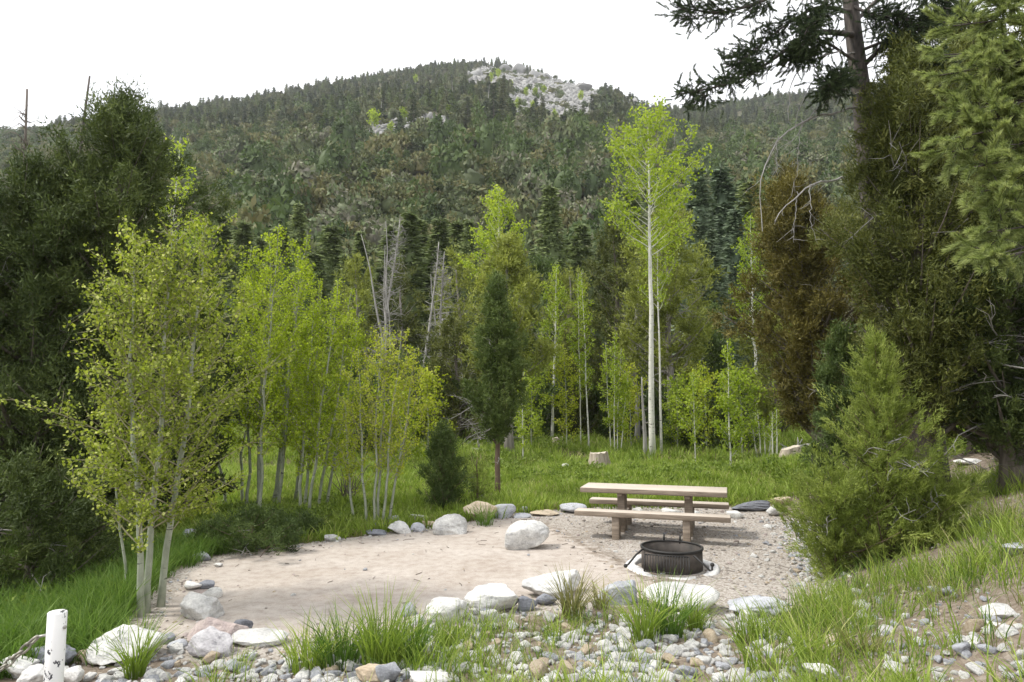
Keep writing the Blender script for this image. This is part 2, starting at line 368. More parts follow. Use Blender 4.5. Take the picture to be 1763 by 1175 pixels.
# ground material ------------------------------------------------------------
def ground_mat():
    m, N, L, B, out = newmat('ground_soil')
    at = N.new('ShaderNodeAttribute'); at.attribute_name = 'zone'
    sp = N.new('ShaderNodeSeparateColor'); L.new(at.outputs['Color'], sp.inputs[0])
    big = tex(N, L, 'noise', .9, 6); mid = tex(N, L, 'noise', 7, 8, rough=.65); fine = tex(N, L, 'noise', 60, 6, rough=.7)
    vor = tex(N, L, 'voronoi', 42); vor2 = tex(N, L, 'voronoi', 19)
    # packed dirt of the pad
    r = ramp(N, [(.28, (.36, .31, .27)), (.5, (.47, .42, .375)), (.72, (.54, .495, .45))]); L.new(mid.outputs['Fac'], r.inputs['Fac'])
    rb = ramp(N, [(.3, (.84, .81, .78)), (.65, (1, 1, 1))]); L.new(big.outputs['Fac'], rb.inputs['Fac'])
    dirt = mixc(N, L, 1.0, r.outputs[0], rb.outputs[0], 'MULTIPLY')
    rf = ramp(N, [(.25, .72), (.5, 1.0), (.8, 1.12)]); L.new(fine.outputs['Fac'], rf.inputs['Fac'])
    dirt = mixc(N, L, 1.0, dirt, rf.outputs[0], 'MULTIPLY')
    # gravel
    rg = ramp(N, [(.0, (.18, .15, .125)), (.35, (.30, .265, .23)), (.7, (.46, .425, .385)), (1, (.26, .225, .19))])
    L.new(vor.outputs['Color'], rg.inputs['Fac'])
    gravel = mixc(N, L, .55, rg.outputs[0], rf.outputs[0], 'MULTIPLY')
    # brown litter
    rl = ramp(N, [(.3, (.085, .066, .05)), (.5, (.175, .138, .105)), (.72, (.32, .27, .215))]); L.new(fine.outputs['Fac'], rl.inputs['Fac'])
    rl2 = ramp(N, [(.0, (.12, .095, .07)), (.5, (.22, .18, .14)), (1, (.42, .38, .33))]); L.new(vor2.outputs['Color'], rl2.inputs['Fac'])
    litter = mixc(N, L, .4, rl.outputs[0], rl2.outputs[0])
    # meadow soil
    rs = ramp(N, [(.3, (.045, .05, .018)), (.55, (.085, .085, .03)), (.75, (.16, .135, .065))]); L.new(mid.outputs['Fac'], rs.inputs['Fac'])
    def edge(s):   # break the zone edges up
        a = math_(N, L, 'ADD', s, math_(N, L, 'MULTIPLY', math_(N, L, 'SUBTRACT', mid.outputs['Fac'], .5), .9))
        rr = ramp(N, [(.38, 0.0), (.62, 1.0)]); L.new(a, rr.inputs['Fac']); return rr.outputs[0]
    c = mixc(N, L, edge(sp.outputs['Green']), litter, rs.outputs[0])
    c = mixc(N, L, edge(sp.outputs['Blue']), c, gravel)
    c = mixc(N, L, edge(sp.outputs['Red']), c, dirt)
    L.new(c, B.inputs['Base Color']); B.inputs['Roughness'].default_value = .95; B.inputs['Specular IOR Level'].default_value = .15
    h = math_(N, L, 'ADD', math_(N, L, 'MULTIPLY', mid.outputs['Fac'], .35), math_(N, L, 'MULTIPLY', fine.outputs['Fac'], .6))
    bump(N, L, h, B, .5, .02); return m
def hill_mat():
    m, N, L, B, out = newmat('hillside_soil')
    at = N.new('ShaderNodeAttribute'); at.attribute_name = 'zone'
    sp = N.new('ShaderNodeSeparateColor'); L.new(at.outputs['Color'], sp.inputs[0])
    a = tex(N, L, 'noise', .05, 8); b = tex(N, L, 'noise', .6, 8, rough=.7); v = tex(N, L, 'voronoi', .55)
    r = ramp(N, [(.3, (.045, .048, .024)), (.5, (.08, .078, .04)), (.7, (.13, .12, .075))]); L.new(b.outputs['Fac'], r.inputs['Fac'])
    rr = ramp(N, [(0, (.19, .185, .175)), (.5, (.31, .305, .29)), (1, (.43, .42, .40))]); L.new(v.outputs['Color'], rr.inputs['Fac'])
    rb = ramp(N, [(.3, .55), (.55, 1.0)]); L.new(b.outputs['Fac'], rb.inputs['Fac'])
    rock = mixc(N, L, 1.0, rr.outputs[0], rb.outputs[0], 'MULTIPLY')
    f = math_(N, L, 'ADD', sp.outputs['Red'], math_(N, L, 'MULTIPLY', math_(N, L, 'SUBTRACT', b.outputs['Fac'], .5), .8))
    fr = ramp(N, [(.4, 0.0), (.55, 1.0)]); L.new(f, fr.inputs['Fac'])
    L.new(mixc(N, L, fr.outputs[0], r.outputs[0], rock), B.inputs['Base Color']); B.inputs['Roughness'].default_value = .95
    bump(N, L, v.outputs['Distance'], B, .8, 1.0); return m

# ------------------------------------------------------------------ ground sheet
def gaxis(parts):
    return np.unique(np.round(np.concatenate([np.linspace(a, b, n) for a, b, n in parts]), 4))
def sheet(name, X, Y, mat, zone):
    ny, nx = X.shape; Z = terrain(X, Y)
    mb = MB(); idx = np.arange(nx * ny).reshape(ny, nx)
    Q = np.stack([idx[:-1, :-1], idx[:-1, 1:], idx[1:, 1:], idx[1:, :-1]], -1).reshape(-1, 4)
    mb.add(np.stack([X, Y, Z], -1).reshape(-1, 3), Q)
    me = mb.mesh(name, mat, True)
    a = me.attributes.new('zone', 'FLOAT_COLOR', 'POINT')
    zc = np.ones((nx * ny, 4), np.float32); zc[:, :3] = zone(X.ravel(), Y.ravel(), Z.ravel()); a.data.foreach_set('color', zc.ravel())
    return setp(ob(name, me), kind='structure')
def zone_near(x, y, z):
    sd = pad_sd(x, y)
    pad = 1 - sstep(-.25, .12, sd)
    gr = np.clip(sstep(.6, 3.2, x + .35 * (y - 9)) * (1 - sstep(.1, .7, sd)) + (1 - sstep(.0, .55, np.abs(sd))) * .8, 0, 1)
    gr = gr + .30 * (1 - sstep(6.2, 7.4, y)) * (x < 3.5)
    pad = pad * (1 - .85 * sstep(.7, 2.4, x + .3 * (y - 9)))
    mead = sstep(.15, .9, sd) * np.clip(sstep(10.5, 12.5, y - .55 * (x + 3)) + sstep(-3.7, -4.6, x), 0, 1)
    mead = np.clip(mead + sstep(15, 17, y), 0, 1)
    return np.stack([pad, mead, np.clip(gr, 0, 1)], 1)
xs = gaxis([(-90, -20, 14), (-20, -7, 34), (-7, 8, 160), (8, 20, 34), (20, 90, 14)])
ys_ = gaxis([(-30, 3, 16), (3, 15, 160), (15, 30, 60), (30, 70, 40)])
sheet('ground', *np.meshgrid(xs, ys_), ground_mat(), zone_near)
# scree and outcrops of the mountain, given as blobs in (x pixel, y pixel, half width, half height)
SCREE = [(835, 140, 40, 16), (870, 132, 40, 14), (900, 178, 26, 26), (1000, 205, 20, 14), (660, 232, 40, 12), (945, 165, 56, 36), (985, 185, 45, 28), (905, 150, 40, 22), (840, 128, 34, 12), (1085, 168, 16, 9), (1000, 160, 40, 14), (690, 225, 58, 16), (745, 215, 30, 20), (640, 240, 20, 14),
         (915, 120, 40, 7), (960, 205, 26, 12), (960, 138, 45, 8), (985, 285, 14, 5), (1010, 195, 16, 16), (545, 305, 9, 4), (640, 275, 6, 14), (420, 325, 10, 4)]
def scree_mask(x, y, z):
    px, py = project(x, y, z); m = np.zeros(x.shape)
    for cx, cy, a, b in SCREE: m = np.maximum(m, 1.15 - np.sqrt(((px - cx) / a) ** 2 + ((py - cy) / b) ** 2))
    return np.clip(m * 1.6, 0, 1)
us = np.linspace(-1.25, 1.25, 240); yh = np.concatenate([np.linspace(70, 110, 28)[:-1], np.geomspace(110, 850, 190)])
UU, YY = np.meshgrid(us, yh)
XX = UU * YY
XX[0] = np.linspace(-90, 90, 240); XX = np.where(YY < 110, XX + (np.linspace(-90, 90, 240)[None] - us[None] * 70) * (1 - (YY - 70) / 40), XX)
sheet('hillside', XX, YY, hill_mat(), lambda x, y, z: np.stack([scree_mask(x, y, z), 0 * x, 0 * x], 1))

# ================================================================== sources of foliage
def frame_dirs(d):
    d = d / np.linalg.norm(d); a = np.cross(d, [.3, .2, .9]); a /= np.linalg.norm(a); return a, np.cross(d, a)
def needle_tuft(seed, mat, ln=.24, nn=170, nl=.06, nw=.0032):
    r = np.random.default_rng(seed); mb = MB()
    s = r.uniform(.0, 1, nn) ** .8; a = r.uniform(0, 2 * math.pi, nn); c = np.array([.05, .04, 0]) * r.normal()
    P = np.stack([c[0] * s ** 2, c[1] * s ** 2, s * ln], 1)
    o = np.stack([np.cos(a), np.sin(a), r.uniform(.5, 1.5, nn) + s], 1)
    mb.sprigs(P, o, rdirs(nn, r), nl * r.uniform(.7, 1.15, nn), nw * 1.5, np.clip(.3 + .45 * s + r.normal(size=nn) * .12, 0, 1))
    mb.tube([(0, 0, -.05), (c[0], c[1], ln)], [.005, .002], 4, False, tint=0)
    return mb.mesh('needle_tuft', mat)
def grass_tuft(seed, mat, n=26, h=.3, wd=.007, rad=.06, lean=.5, seg=3, tlo=.1):
    r = np.random.default_rng(seed); mb = MB()
    for i in range(n):
        a = r.uniform(0, 6.283); q = rad * math.sqrt(r.uniform()); b = np.array([math.cos(a) * q, math.sin(a) * q, -.02])
        L_ = h * r.uniform(.45, 1.1); la = a + r.normal() * .7; ld = np.array([math.cos(la), math.sin(la), 0]); le = lean * r.uniform(.2, 1.2)
        s = np.linspace(0, 1, seg + 1); C = b + np.outer(s * L_ * (1 - .25 * le * s), [0, 0, 1]) + np.outer(le * L_ * s ** 2, ld)
        w_ = np.array([math.cos(a * 3.1), math.sin(a * 3.1), 0]); ww = wd * np.array([.8, 1, .75, .12][:seg + 1] if seg == 3 else np.linspace(1, .15, seg + 1))
        V = np.stack([C - w_ * ww[:, None] * .5, C + w_ * ww[:, None] * .5], 1).reshape(-1, 3)
        Q = [(2 * k, 2 * k + 1, 2 * k + 3, 2 * k + 2) for k in range(seg)]
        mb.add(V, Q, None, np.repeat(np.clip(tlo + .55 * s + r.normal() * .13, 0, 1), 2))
    return mb.mesh('blade_tuft', mat)
def forb_clump(seed, mat, n=60, rad=.16, ls=.05):
    r = np.random.default_rng(seed); mb = MB(); d = rdirs(n, r); d[:, 2] = np.abs(d[:, 2]) + .15
    P = d * rad * r.uniform(.3, 1, n)[:, None]
    mb.cards(P, d + r.normal(size=(n, 3)) * .6, np.tile([0, 0, 1.], (n, 1)) + r.normal(size=(n, 3)) * .5, ls * r.uniform(.6, 1.3, n), ls * .6, np.clip(.3 + P[:, 2] / rad * .5 + r.normal(size=n) * .12, 0, 1))
    return mb.mesh('forb_clump', mat)
S = {}
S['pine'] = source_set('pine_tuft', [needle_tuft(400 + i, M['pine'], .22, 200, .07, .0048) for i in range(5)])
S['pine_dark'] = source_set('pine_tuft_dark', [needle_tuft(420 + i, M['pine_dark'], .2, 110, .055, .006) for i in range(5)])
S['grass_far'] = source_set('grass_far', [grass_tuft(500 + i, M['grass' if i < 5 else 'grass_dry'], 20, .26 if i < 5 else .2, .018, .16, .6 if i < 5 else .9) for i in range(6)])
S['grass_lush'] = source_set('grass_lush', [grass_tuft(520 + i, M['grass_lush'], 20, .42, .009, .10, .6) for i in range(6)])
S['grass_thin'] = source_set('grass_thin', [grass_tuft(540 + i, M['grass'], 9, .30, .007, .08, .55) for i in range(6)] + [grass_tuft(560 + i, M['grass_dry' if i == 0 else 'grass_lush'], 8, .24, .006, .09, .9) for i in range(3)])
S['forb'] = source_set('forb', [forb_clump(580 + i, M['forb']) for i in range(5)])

# ================================================================== tree builders
def wander(p0, d0, ln, n, r, jit=.1, up=0.0):
    P = [np.array(p0, float)]; d = np.array(d0, float); d /= np.linalg.norm(d)
    for i in range(n):
        d = d + r.normal(size=3) * jit + np.array([0, 0, up]); d /= np.linalg.norm(d); P.append(P[-1] + d * ln / n)
    return np.array(P)
def aspen(seed, h, r0, base, R, nbr, nleaf, ls, leafm, bark, lean=(0, 0), rise=.9, sway=.05, tsides=8):
    r = np.random.default_rng(seed); z = np.linspace(0, 1, 15)
    sx = np.cumsum(r.normal(size=15)) * sway * h / 15; sy = np.cumsum(r.normal(size=15)) * sway * h / 15
    tr = np.stack([sx + lean[0] * h * z, sy + lean[1] * h * z, z * h], 1); tr -= tr[0]; tr[0, 2] = -.15
    rad = r0 * (1 - z) ** .82 + .003; rad[0] *= 1.25
    tm = MB(); tm.tube(tr, rad, tsides); bm = MB(); seg = []; ws = []
    at = lambda t: np.array([np.interp(t, z, tr[:, k]) for k in range(3)])
    for i in range(nbr):
        t = base + (1 - base) * ((i + r.uniform(0, 1)) / nbr) * .97; u = (t - base) / (1 - base)
        prof = (math.sin(math.pi * min(1, u * .8 + .18)) ** .7) * (1 - .35 * u)
        ln = max(.1, R * prof * r.uniform(.55, 1.25)); a = i * 2.4 + r.normal() * .5
        e = rise * r.uniform(.5, 1.3) + .5 * u; d = np.array([math.cos(a), math.sin(a), e])
        P = wander(at(t), d, ln * math.sqrt(1 + .4 * e * e), 5, r, .09, .05)
        rb = max(.003, r0 * (1 - t) ** .7 * .33)
        bm.tube(P, np.linspace(rb, .002, 6), 4 if rb > .008 else 3, False); seg += [(P[k], P[k + 1]) for k in (2, 3, 4)]; ws += [ln * .2] * 3
        for q in range(int(4 + ln * 4)):
            s = r.uniform(.2, 1); k = min(4, int(s * 5)); p = P[k] + (P[k + 1] - P[k]) * (s * 5 - k)
            dd = (P[k + 1] - P[k]); dd = dd / np.linalg.norm(dd) + r.normal(size=3) * .65 + np.array([0, 0, .15])
            tl = ln * r.uniform(.16, .36); tw = wander(p, dd, tl, 2, r, .15)
            bm.tube(tw, [.0035, .0025, .0012], 3, False); seg += [(tw[0], tw[1]), (tw[1], tw[2])]; ws += [tl * .5, tl * .8]
    for k in range(10, 14): seg.append((tr[k], tr[k + 1])); ws.append(R * .5)
    A = np.array([q[0] for q in seg]); Bq = np.array([q[1] for q in seg]); ws = np.array(ws); ws /= ws.sum()
    i = r.choice(len(seg), nleaf, p=ws); s = r.uniform(0, 1, nleaf)[:, None]
    P = A[i] + (Bq[i] - A[i]) * s + r.normal(size=(nleaf, 3)) * ls * .8
    D = r.normal(size=(nleaf, 3)) + np.array([0, 0, -.5]); Nn = r.normal(size=(nleaf, 3)) + np.array([0, 0, .5])
    cm = MB(); cm.cards(P, D, Nn, ls * r.uniform(.6, 1.25, nleaf), ls * r.uniform(.65, 1.1, nleaf), np.clip(.5 + .12 * (P[:, 2] / h - .5) + r.normal(size=nleaf) * .26, 0, 1), .1)
    return [('trunk', tm.mesh('aspen_trunk', M[bark], True)), ('branches', bm.mesh('aspen_branches', M['twig_pale' if bark == 'bark_aspen' else 'bark_white'], True)), ('crown', cm.mesh('aspen_crown', M[leafm]))]
PROF = {
    'cone': lambda t: (1 - t) ** .75 * min(1, t * 8 + .35),
    'column': lambda t: (1 - t ** 3) ** .8 * min(1, t * 5 + .4),
    'round': lambda t: math.sqrt(max(0, 1 - (2 * t - .85) ** 2 / 1.35)),
    'drop': lambda t: (math.sin(math.pi * min(1, .12 + .78 * t)) ** .8) * (1 - .25 * t),
}
def juniper(seed, h, R, base, mat, bark, nl=60, nt=10, m=40, cl=.08, cw=.024, lr=.4, tr=.14, prof='cone', r0=.14, lean=(0, 0), dead=10, up=.45, elong=1.0, deadmat='deadwood', gap=.35):
    r = np.random.default_rng(seed); z = np.linspace(0, 1, 12)
    tk = np.stack([np.cumsum(r.normal(size=12)) * .02 * h / 3 + lean[0] * h * z, np.cumsum(r.normal(size=12)) * .02 * h / 3 + lean[1] * h * z, z * h], 1); tk -= tk[0]; tk[0, 2] = -.2
    tm = MB(); tm.tube(tk, r0 * (1 - z) ** .8 * (1 + .25 * (z < .05)) + .008, 9); bm = MB(); dm = MB()
    at = lambda t: np.array([np.interp(t, z, tk[:, k]) for k in range(3)])
    cm = MB(); ph = r.uniform(0, 6.28, 6); PP = []; DD = []; TT = []
    for i in range(nl):
        u = (i + r.uniform()) / nl; t = base + (1 - base) * u; p = PROF[prof](u)
        a = i * 2.399 + r.normal() * .5
        env = 1 + .22 * math.sin(2 * a + ph[0] + 5 * u) + .18 * math.sin(3 * a + ph[1] - 9 * u) + .12 * math.sin(14 * u + ph[2])
        q = R * p * env * r.uniform(gap, 1.0) if u < .96 else 0
        c = at(t) + np.array([math.cos(a) * q, math.sin(a) * q, 0])
        st = at(max(.03, t - .06 - .3 * q / h)); mid = (st + c) / 2 + np.array([0, 0, -.08 * q])
        rb = max(.007, r0 * (1 - t) * .42); bd = c - mid + np.array([0, 0, up * .5 * lr]); bd /= np.linalg.norm(bd) + 1e-6
        if u > .93: bd = np.array([0, 0, 1.]) + r.normal(size=3) * .2
        rl = lr * r.uniform(.6, 1.4) * (.5 + .5 * min(1, p + .1)); bm.tube([st, mid, c, c + bd * rl], [rb, rb * .75, rb * .45, .003], 5, False)
        n = max(4, int(nt * r.uniform(.7, 1.3) * (.55 + .45 * p))); d = rdirs(n, r) * r.uniform(.35, 1, (n, 1)) ** .6
        along = (d @ bd)[:, None]; Tc = c + (d - along * bd) * rl * .62 + along * bd * rl * (1.15 * elong)
        td = d * .6 + bd * (.45 * elong) + np.array([0, 0, up * .6]) + r.normal(size=(n, 3)) * .28; td /= np.linalg.norm(td, axis=1)[:, None]
        trr = tr * r.uniform(.5, 1.5, n); mm = int(1.75 * m * r.uniform(.8, 1.2))
        P = Tc[:, None, :] + td[:, None, :] * (r.uniform(-.45, 1.0, (n, mm, 1)) * trr[:, None, None] * 1.25 * elong) + r.normal(size=(n, mm, 3)) * trr[:, None, None] * (.40 / elong)
        D = td[:, None, :] * (.8 * elong) + r.normal(size=(n, mm, 3)) * .55
        tt = .5 + r.normal() * .10 + r.normal(size=(n, 1)) * .12 + r.normal(size=(n, mm)) * .15
        PP.append(P.reshape(-1, 3)); DD.append(D.reshape(-1, 3)); TT.append(np.clip(tt, 0, 1).ravel())
    PP = np.vstack(PP); DD = np.vstack(DD); TT = np.concatenate(TT); k = len(PP)
    cm.sprigs(PP, DD, rdirs(k, r), cl * r.uniform(.5, 1.5, k), cw * r.uniform(.5, 1.3, k), TT)
    for i in range(dead):
        t = base * .6 + r.uniform() * (.75 - base * .6); a = r.uniform(0, 6.28); p0 = at(t)
        P = wander(p0, (math.cos(a), math.sin(a), r.uniform(-.3, .4)), R * r.uniform(.6, 1.15), 6, r, .22)
        dm.tube(P, np.linspace(.006 + r0 * .07, .003, 7), 4, False)
        for q in range(4):
            k = r.integers(2, 6); dm.tube(wander(P[k], P[k] - P[k - 1] + r.normal(size=3) * .15, R * .28, 3, r, .3), [.006, .005, .004, .002], 3, False)
    out = [('trunk', tm.mesh('juniper_trunk', M[bark], True)), ('branches', bm.mesh('juniper_branches', M[bark], True)), ('crown', cm.mesh('juniper_crown', M[mat]))]
    if dead: out.append(('dead_branch', dm.mesh('juniper_dead', M[deadmat], True)))
    return out
def spruce(seed, h, R, mat, levels=46, per=8, ns=10, base=.06, cl=.42, cw=.15, droop=.35, bare=0.0, core=False):
    r = np.random.default_rng(seed); tm = MB(); tm.tube([(0, 0, -.3), (0, 0, h * .5), (0, 0, h)], [h * .014, h * .008, .01], 7)
    P = []; D = []; t0 = []; cm = MB()
    for i in range(levels):
        t = base + (1 - base) * (i + r.uniform()) / levels; L_ = R * (1 - t) ** .8 * r.uniform(.75, 1.15) + .12
        for j in range(per):
            if r.uniform() < bare: continue
            a = r.uniform(0, 6.283); l2 = L_ * r.uniform(.7, 1.2); d = np.array([math.cos(a), math.sin(a), 0]); sd = np.array([-d[1], d[0], 0])
            s = np.linspace(.2, 1, ns) + r.normal(size=ns) * .03
            p = np.outer(s * l2, d) + np.outer(t * h + (.12 * s - droop * r.uniform(.4, 1.4) * s ** 2) * l2, [0, 0, 1]) + r.normal(size=(ns, 3)) * .04 * R
            si = np.where(np.arange(ns) % 2, 1, -1)[:, None]
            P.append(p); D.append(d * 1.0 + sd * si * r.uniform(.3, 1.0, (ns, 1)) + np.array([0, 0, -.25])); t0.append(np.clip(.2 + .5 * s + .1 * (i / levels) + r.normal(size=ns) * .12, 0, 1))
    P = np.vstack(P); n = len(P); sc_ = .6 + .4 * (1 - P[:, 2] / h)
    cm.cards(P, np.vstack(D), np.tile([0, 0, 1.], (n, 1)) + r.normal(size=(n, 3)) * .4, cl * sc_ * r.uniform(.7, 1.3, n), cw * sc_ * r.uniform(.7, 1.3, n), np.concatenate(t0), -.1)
    if core:
        an = np.arange(9) * 2 * math.pi / 9; zz = [(.05, .35), (.2, .62), (.5, .42), (.8, .18), (.97, .03)]
        V = np.vstack([np.stack([np.cos(an) * R * q * r.uniform(.8, 1.2, 9), np.sin(an) * R * q * r.uniform(.8, 1.2, 9), np.full(9, h * z_)], 1) for z_, q in zz])
        cm.add(V, [(k * 9 + i, k * 9 + (i + 1) % 9, k * 9 + 9 + (i + 1) % 9, k * 9 + 9 + i) for k in range(4) for i in range(9)], None, .4)
    cm.cards(np.array([[0, 0, h - .2]]), np.array([[0, 0, 1.]]), np.array([[1., 0, 0]]), .5, .1, .7)
    return [('trunk', tm.mesh('spruce_trunk', M['bark_pine'], True)), ('crown', cm.mesh('spruce_crown', M[mat]))]
def snag(seed, h, r0, nbr=26, bl=.9, mat='deadwood', fork=0):
    r = np.random.default_rng(seed); tm = MB(); bm = MB()
    P = wander((0, 0, -.2), (r.normal() * .03, r.normal() * .03, 1), h, 9, r, .022); tm.tube(P, np.linspace(r0, .02, 10), 7)
    for f in range(fork):
        k = 3 + f; tm.tube(wander(P[k], (r.normal() * .12, r.normal() * .1, 1), h * (.55 - .06 * f), 6, r, .06, .08), np.linspace(r0 * .6, .015, 7), 6)
    for i in range(nbr):
        s = r.uniform(.25, .97) * 9; k = int(s); p = P[k] + (P[min(9, k + 1)] - P[k]) * (s - k); a = r.uniform(0, 6.28)
        B = wander(p, (math.cos(a), math.sin(a), r.uniform(-.2, .7)), bl * r.uniform(.3, 1) * (1.2 - s / 9), 4, r, .25); bm.tube(B, np.linspace(.022, .006, 5), 4, False)
        for q in range(2): bm.tube(wander(B[2 + q], r.normal(size=3) + (B[3] - B[2]) * 3, bl * .3, 2, r, .3), [.008, .006, .004], 3, False)
    return [('trunk', tm.mesh('snag_trunk', M[mat], True)), ('branches', bm.mesh('snag_branches', M[mat], True))]
def plant(name, label, cat, parts, loc, rz=0, scale=1.0, group=None, sz=None):
    t = thing(name, label, cat, loc, rz, group, scale)
    if sz: t.scale = (scale * sz[0], scale * sz[0], scale * sz[1])
    for p in parts:
        if len(p) == 3: scatter(p[0], S[p[2]], p[1], t)
        else:
            o = ob(p[0], p[1], t)
            if p[0] in ('crown', 'branches', 'dead_branch'): o['kind'] = 'stuff'
    return t
def spot(px, py=None, Y=None):
    if Y is None: return hit(px, py)
    d = raydir(px, 700); x = d[0] / d[1] * Y; return np.array([x, Y, T(x, Y)])
def height(loc, pytop, pxtop=None):
    return at_y(W0 / 2, pytop, loc[1])[2] - loc[2]

# ================================================================== hillside vegetation
def _ico(n):
    b = bmesh.new(); bmesh.ops.create_icosphere(b, subdivisions=n, radius=1); b.verts.ensure_lookup_table()
    q = (np.array([v.co[:] for v in b.verts]), np.array([[v.index for v in f.verts] for f in b.faces])); b.free(); return q
IC1, ICO2, ICO3, ICO4, ICO5 = [_ico(k) for k in (2, 3, 3, 5, 6)]
def bush_mesh(seed, mat, n=460, rx=1.7, rz=1.5, cs=.46):
    r = np.random.default_rng(seed); mb = MB(); lob = r.normal(size=(7, 3)) * [rx * .45, rx * .45, rz * .3] + [0, 0, rz * .75]
    lob[:, 2] = np.abs(lob[:, 2]); k = r.integers(0, 7, n); d = rdirs(n, r); d[:, 2] = np.where(d[:, 2] < -.3, -d[:, 2], d[:, 2])
    P = lob[k] + d * [rx * .5, rx * .5, rz * .45] * r.uniform(.7, 1, n)[:, None]
    base = r.uniform(.2, .8)
    mb.cards(P, r.normal(size=(n, 3)) + d * .5, d + r.normal(size=(n, 3)) * .3, cs * r.uniform(.6, 1.3, n), cs * .6, np.clip(base + r.normal(size=n) * .10, 0, 1))
    g = IC1[0] * (1 + .16 * np.sin(IC1[0] @ (rdirs(1, r)[0] * 4) + 1) + .10 * np.sin(IC1[0] @ (rdirs(1, r)[0] * 7)))[:, None]
    mb.add(g * [rx * .66, rx * .66, rz * .6] + [0, 0, rz * .55], None, IC1[1], base)
    return mb.mesh('hill_bush', mat)
def hillcon(seed, h=8, R=1.6, mat='hillcon', lv=15, per=6, ns=4):
    return spruce(seed, h, R, mat, lv, per, ns, .08, 1.0, .5, .3, core=True)[1][1]
bushes = [bush_mesh(700 + i, M['bush']) for i in range(7)] + [bush_mesh(720 + i, M['jun_mid'], 320, 1.4, 2.1) for i in range(2)]
cons = [hillcon(740 + i, 7.5 + i * .5, 1.35 + .12 * i) for i in range(5)] + [hillcon(760, 7, 1.7, 'jun_mid'), hillcon(761, 9, 1.4, 'spruce')]
S['bush'] = source_set('hill_bush', bushes); S['cons'] = source_set('hill_conifer', cons)
def hill_points(n, ylo, yhi, seed, power=1.0, rmax=True):
    r = np.random.default_rng(seed); u = r.uniform(-.95, .95, n); y = (ylo ** power + (yhi ** power - ylo ** power) * r.uniform(0, 1, n)) ** (1 / power); x = u * y
    Rr = np.interp(u, R_U, R_R); k = y < Rr + 12; x, y = x[k], y[k]; z = terrain(x, y); return x, y, z, r
def in_scree(x, y, z): return scree_mask(x, y, z) > .45
# lower slope: brush
x, y, z, r = hill_points(5200, 84, 330, 1, 1.6)
keep = ~in_scree(x, y, z); px, py = project(x, y, z)
keep &= (py > 232 + 20 * fbm(px * .02, py * 0, 31, 2)) | (r.uniform(size=len(x)) < .35)
x, y, z = x[keep], y[keep], z[keep]; n = len(x); sz = r.uniform(.55, 1.2, n) + 1.1 * r.uniform(size=n) ** 3; sz = sz * (1 + .3 * (y < 190))
patch = fbm(x * .03, y * .03, 40, 2)
o = scatter('hillside_shrubs', S['bush'], points_mesh('hillside_shrubs', np.stack([x, y, z], 1), np.stack([0 * x, 0 * x, r.uniform(0, 6.28, n)], 1), np.stack([sz, sz, sz * r.uniform(.8, 1.6, n)], 1), 9))
setp(o, 'olive and brown brush covering the lower mountain slope', 'brush', kind='stuff')
# upper slope: conifer forest
x, y, z, r = hill_points(11000, 170, 740, 2, 1.35)
px, py = project(x, y, z); keep = ~in_scree(x, y, z)
up = (py < 240 + 26 * fbm(px * .012, py * 0, 33, 3)); keep &= up | (r.uniform(size=len(x)) < .05)
x, y, z = x[keep], y[keep], z[keep]; n = len(x); sz = r.uniform(.35, 1.15, n)
o = scatter('hillside_forest', S['cons'], points_mesh('hillside_forest', np.stack([x, y, z - .2], 1), np.stack([0 * x, 0 * x, r.uniform(0, 6.28, n)], 1), np.stack([sz * 1.25, sz * 1.25, sz * r.uniform(.75, 1.1, n)], 1), 7))
setp(o, 'far conifer forest covering the upper mountain slope', 'forest', kind='stuff')
# brush between the conifers
x, y, z, r = hill_points(5000, 200, 640, 3, 1.5)
keep = ~in_scree(x, y, z) | (r.uniform(size=len(x)) < .22); x, y, z = x[keep], y[keep], z[keep]; n = len(x); sz = r.uniform(.7, 1.6, n)
o = scatter('hillside_brush', S['bush'], points_mesh('hillside_brush', np.stack([x, y, z], 1), np.stack([0 * x, 0 * x, r.uniform(0, 6.28, n)], 1), np.stack([sz * 1.2, sz * 1.2, sz], 1), 9))
setp(o, 'low brush under the conifers of the upper slope', 'brush', kind='stuff')

# rocks -----------------------------------------------------------------------
def rock_verts(seed, ico=ICO4, cuts=13, rough=.035, sharp=.88, planes=(), boxy=1.0):
    r = np.random.default_rng(seed); v = np.sign(ico[0]) * np.abs(ico[0]) ** boxy; v /= np.abs(v).max(0)
    for k in range(4):
        f = rdirs(1, r)[0] * r.uniform(1, 2.2); v += ico[0] * (np.sin(ico[0] @ f * 1.6 + r.uniform(0, 6)) * .10)[:, None]
    for k in range(cuts):
        n = rdirs(1, r)[0]; d = r.uniform(.47, .86); ov = np.maximum(v @ n - d, 0); v -= np.outer(ov * sharp, n)
    for n, d in planes:
        n = np.array(n, float); n /= np.linalg.norm(n); ov = np.maximum(v @ n - d, 0); v -= np.outer(ov * sharp, n)
    if rough > 0:
        for k in range(3):      # chipped steps
            f = rdirs(1, r)[0] * r.uniform(2.5, 5); q = np.sin(v @ f + r.uniform(0, 6)); v -= ico[0] * (np.clip(q * 5, -1, 1) * rough * .4)[:, None]
        for k in range(16):
            f = rdirs(1, r)[0] * r.uniform(5, 22); v += ico[0] * (np.sin(v @ f + r.uniform(0, 6)) * rough * .26 * r.uniform(.3, 1))[:, None]
    lo, hi = v.min(0), v.max(0); return (v - (lo + hi) / 2) / ((hi - lo) / 2)
def rock_mesh(seed, size, mat, ico=ICO4, **k):
    mb = MB(); mb.add(rock_verts(seed, ico, **k) * np.asarray(size, float), None, ico[1]); return mb.mesh('rock', M[mat], True)
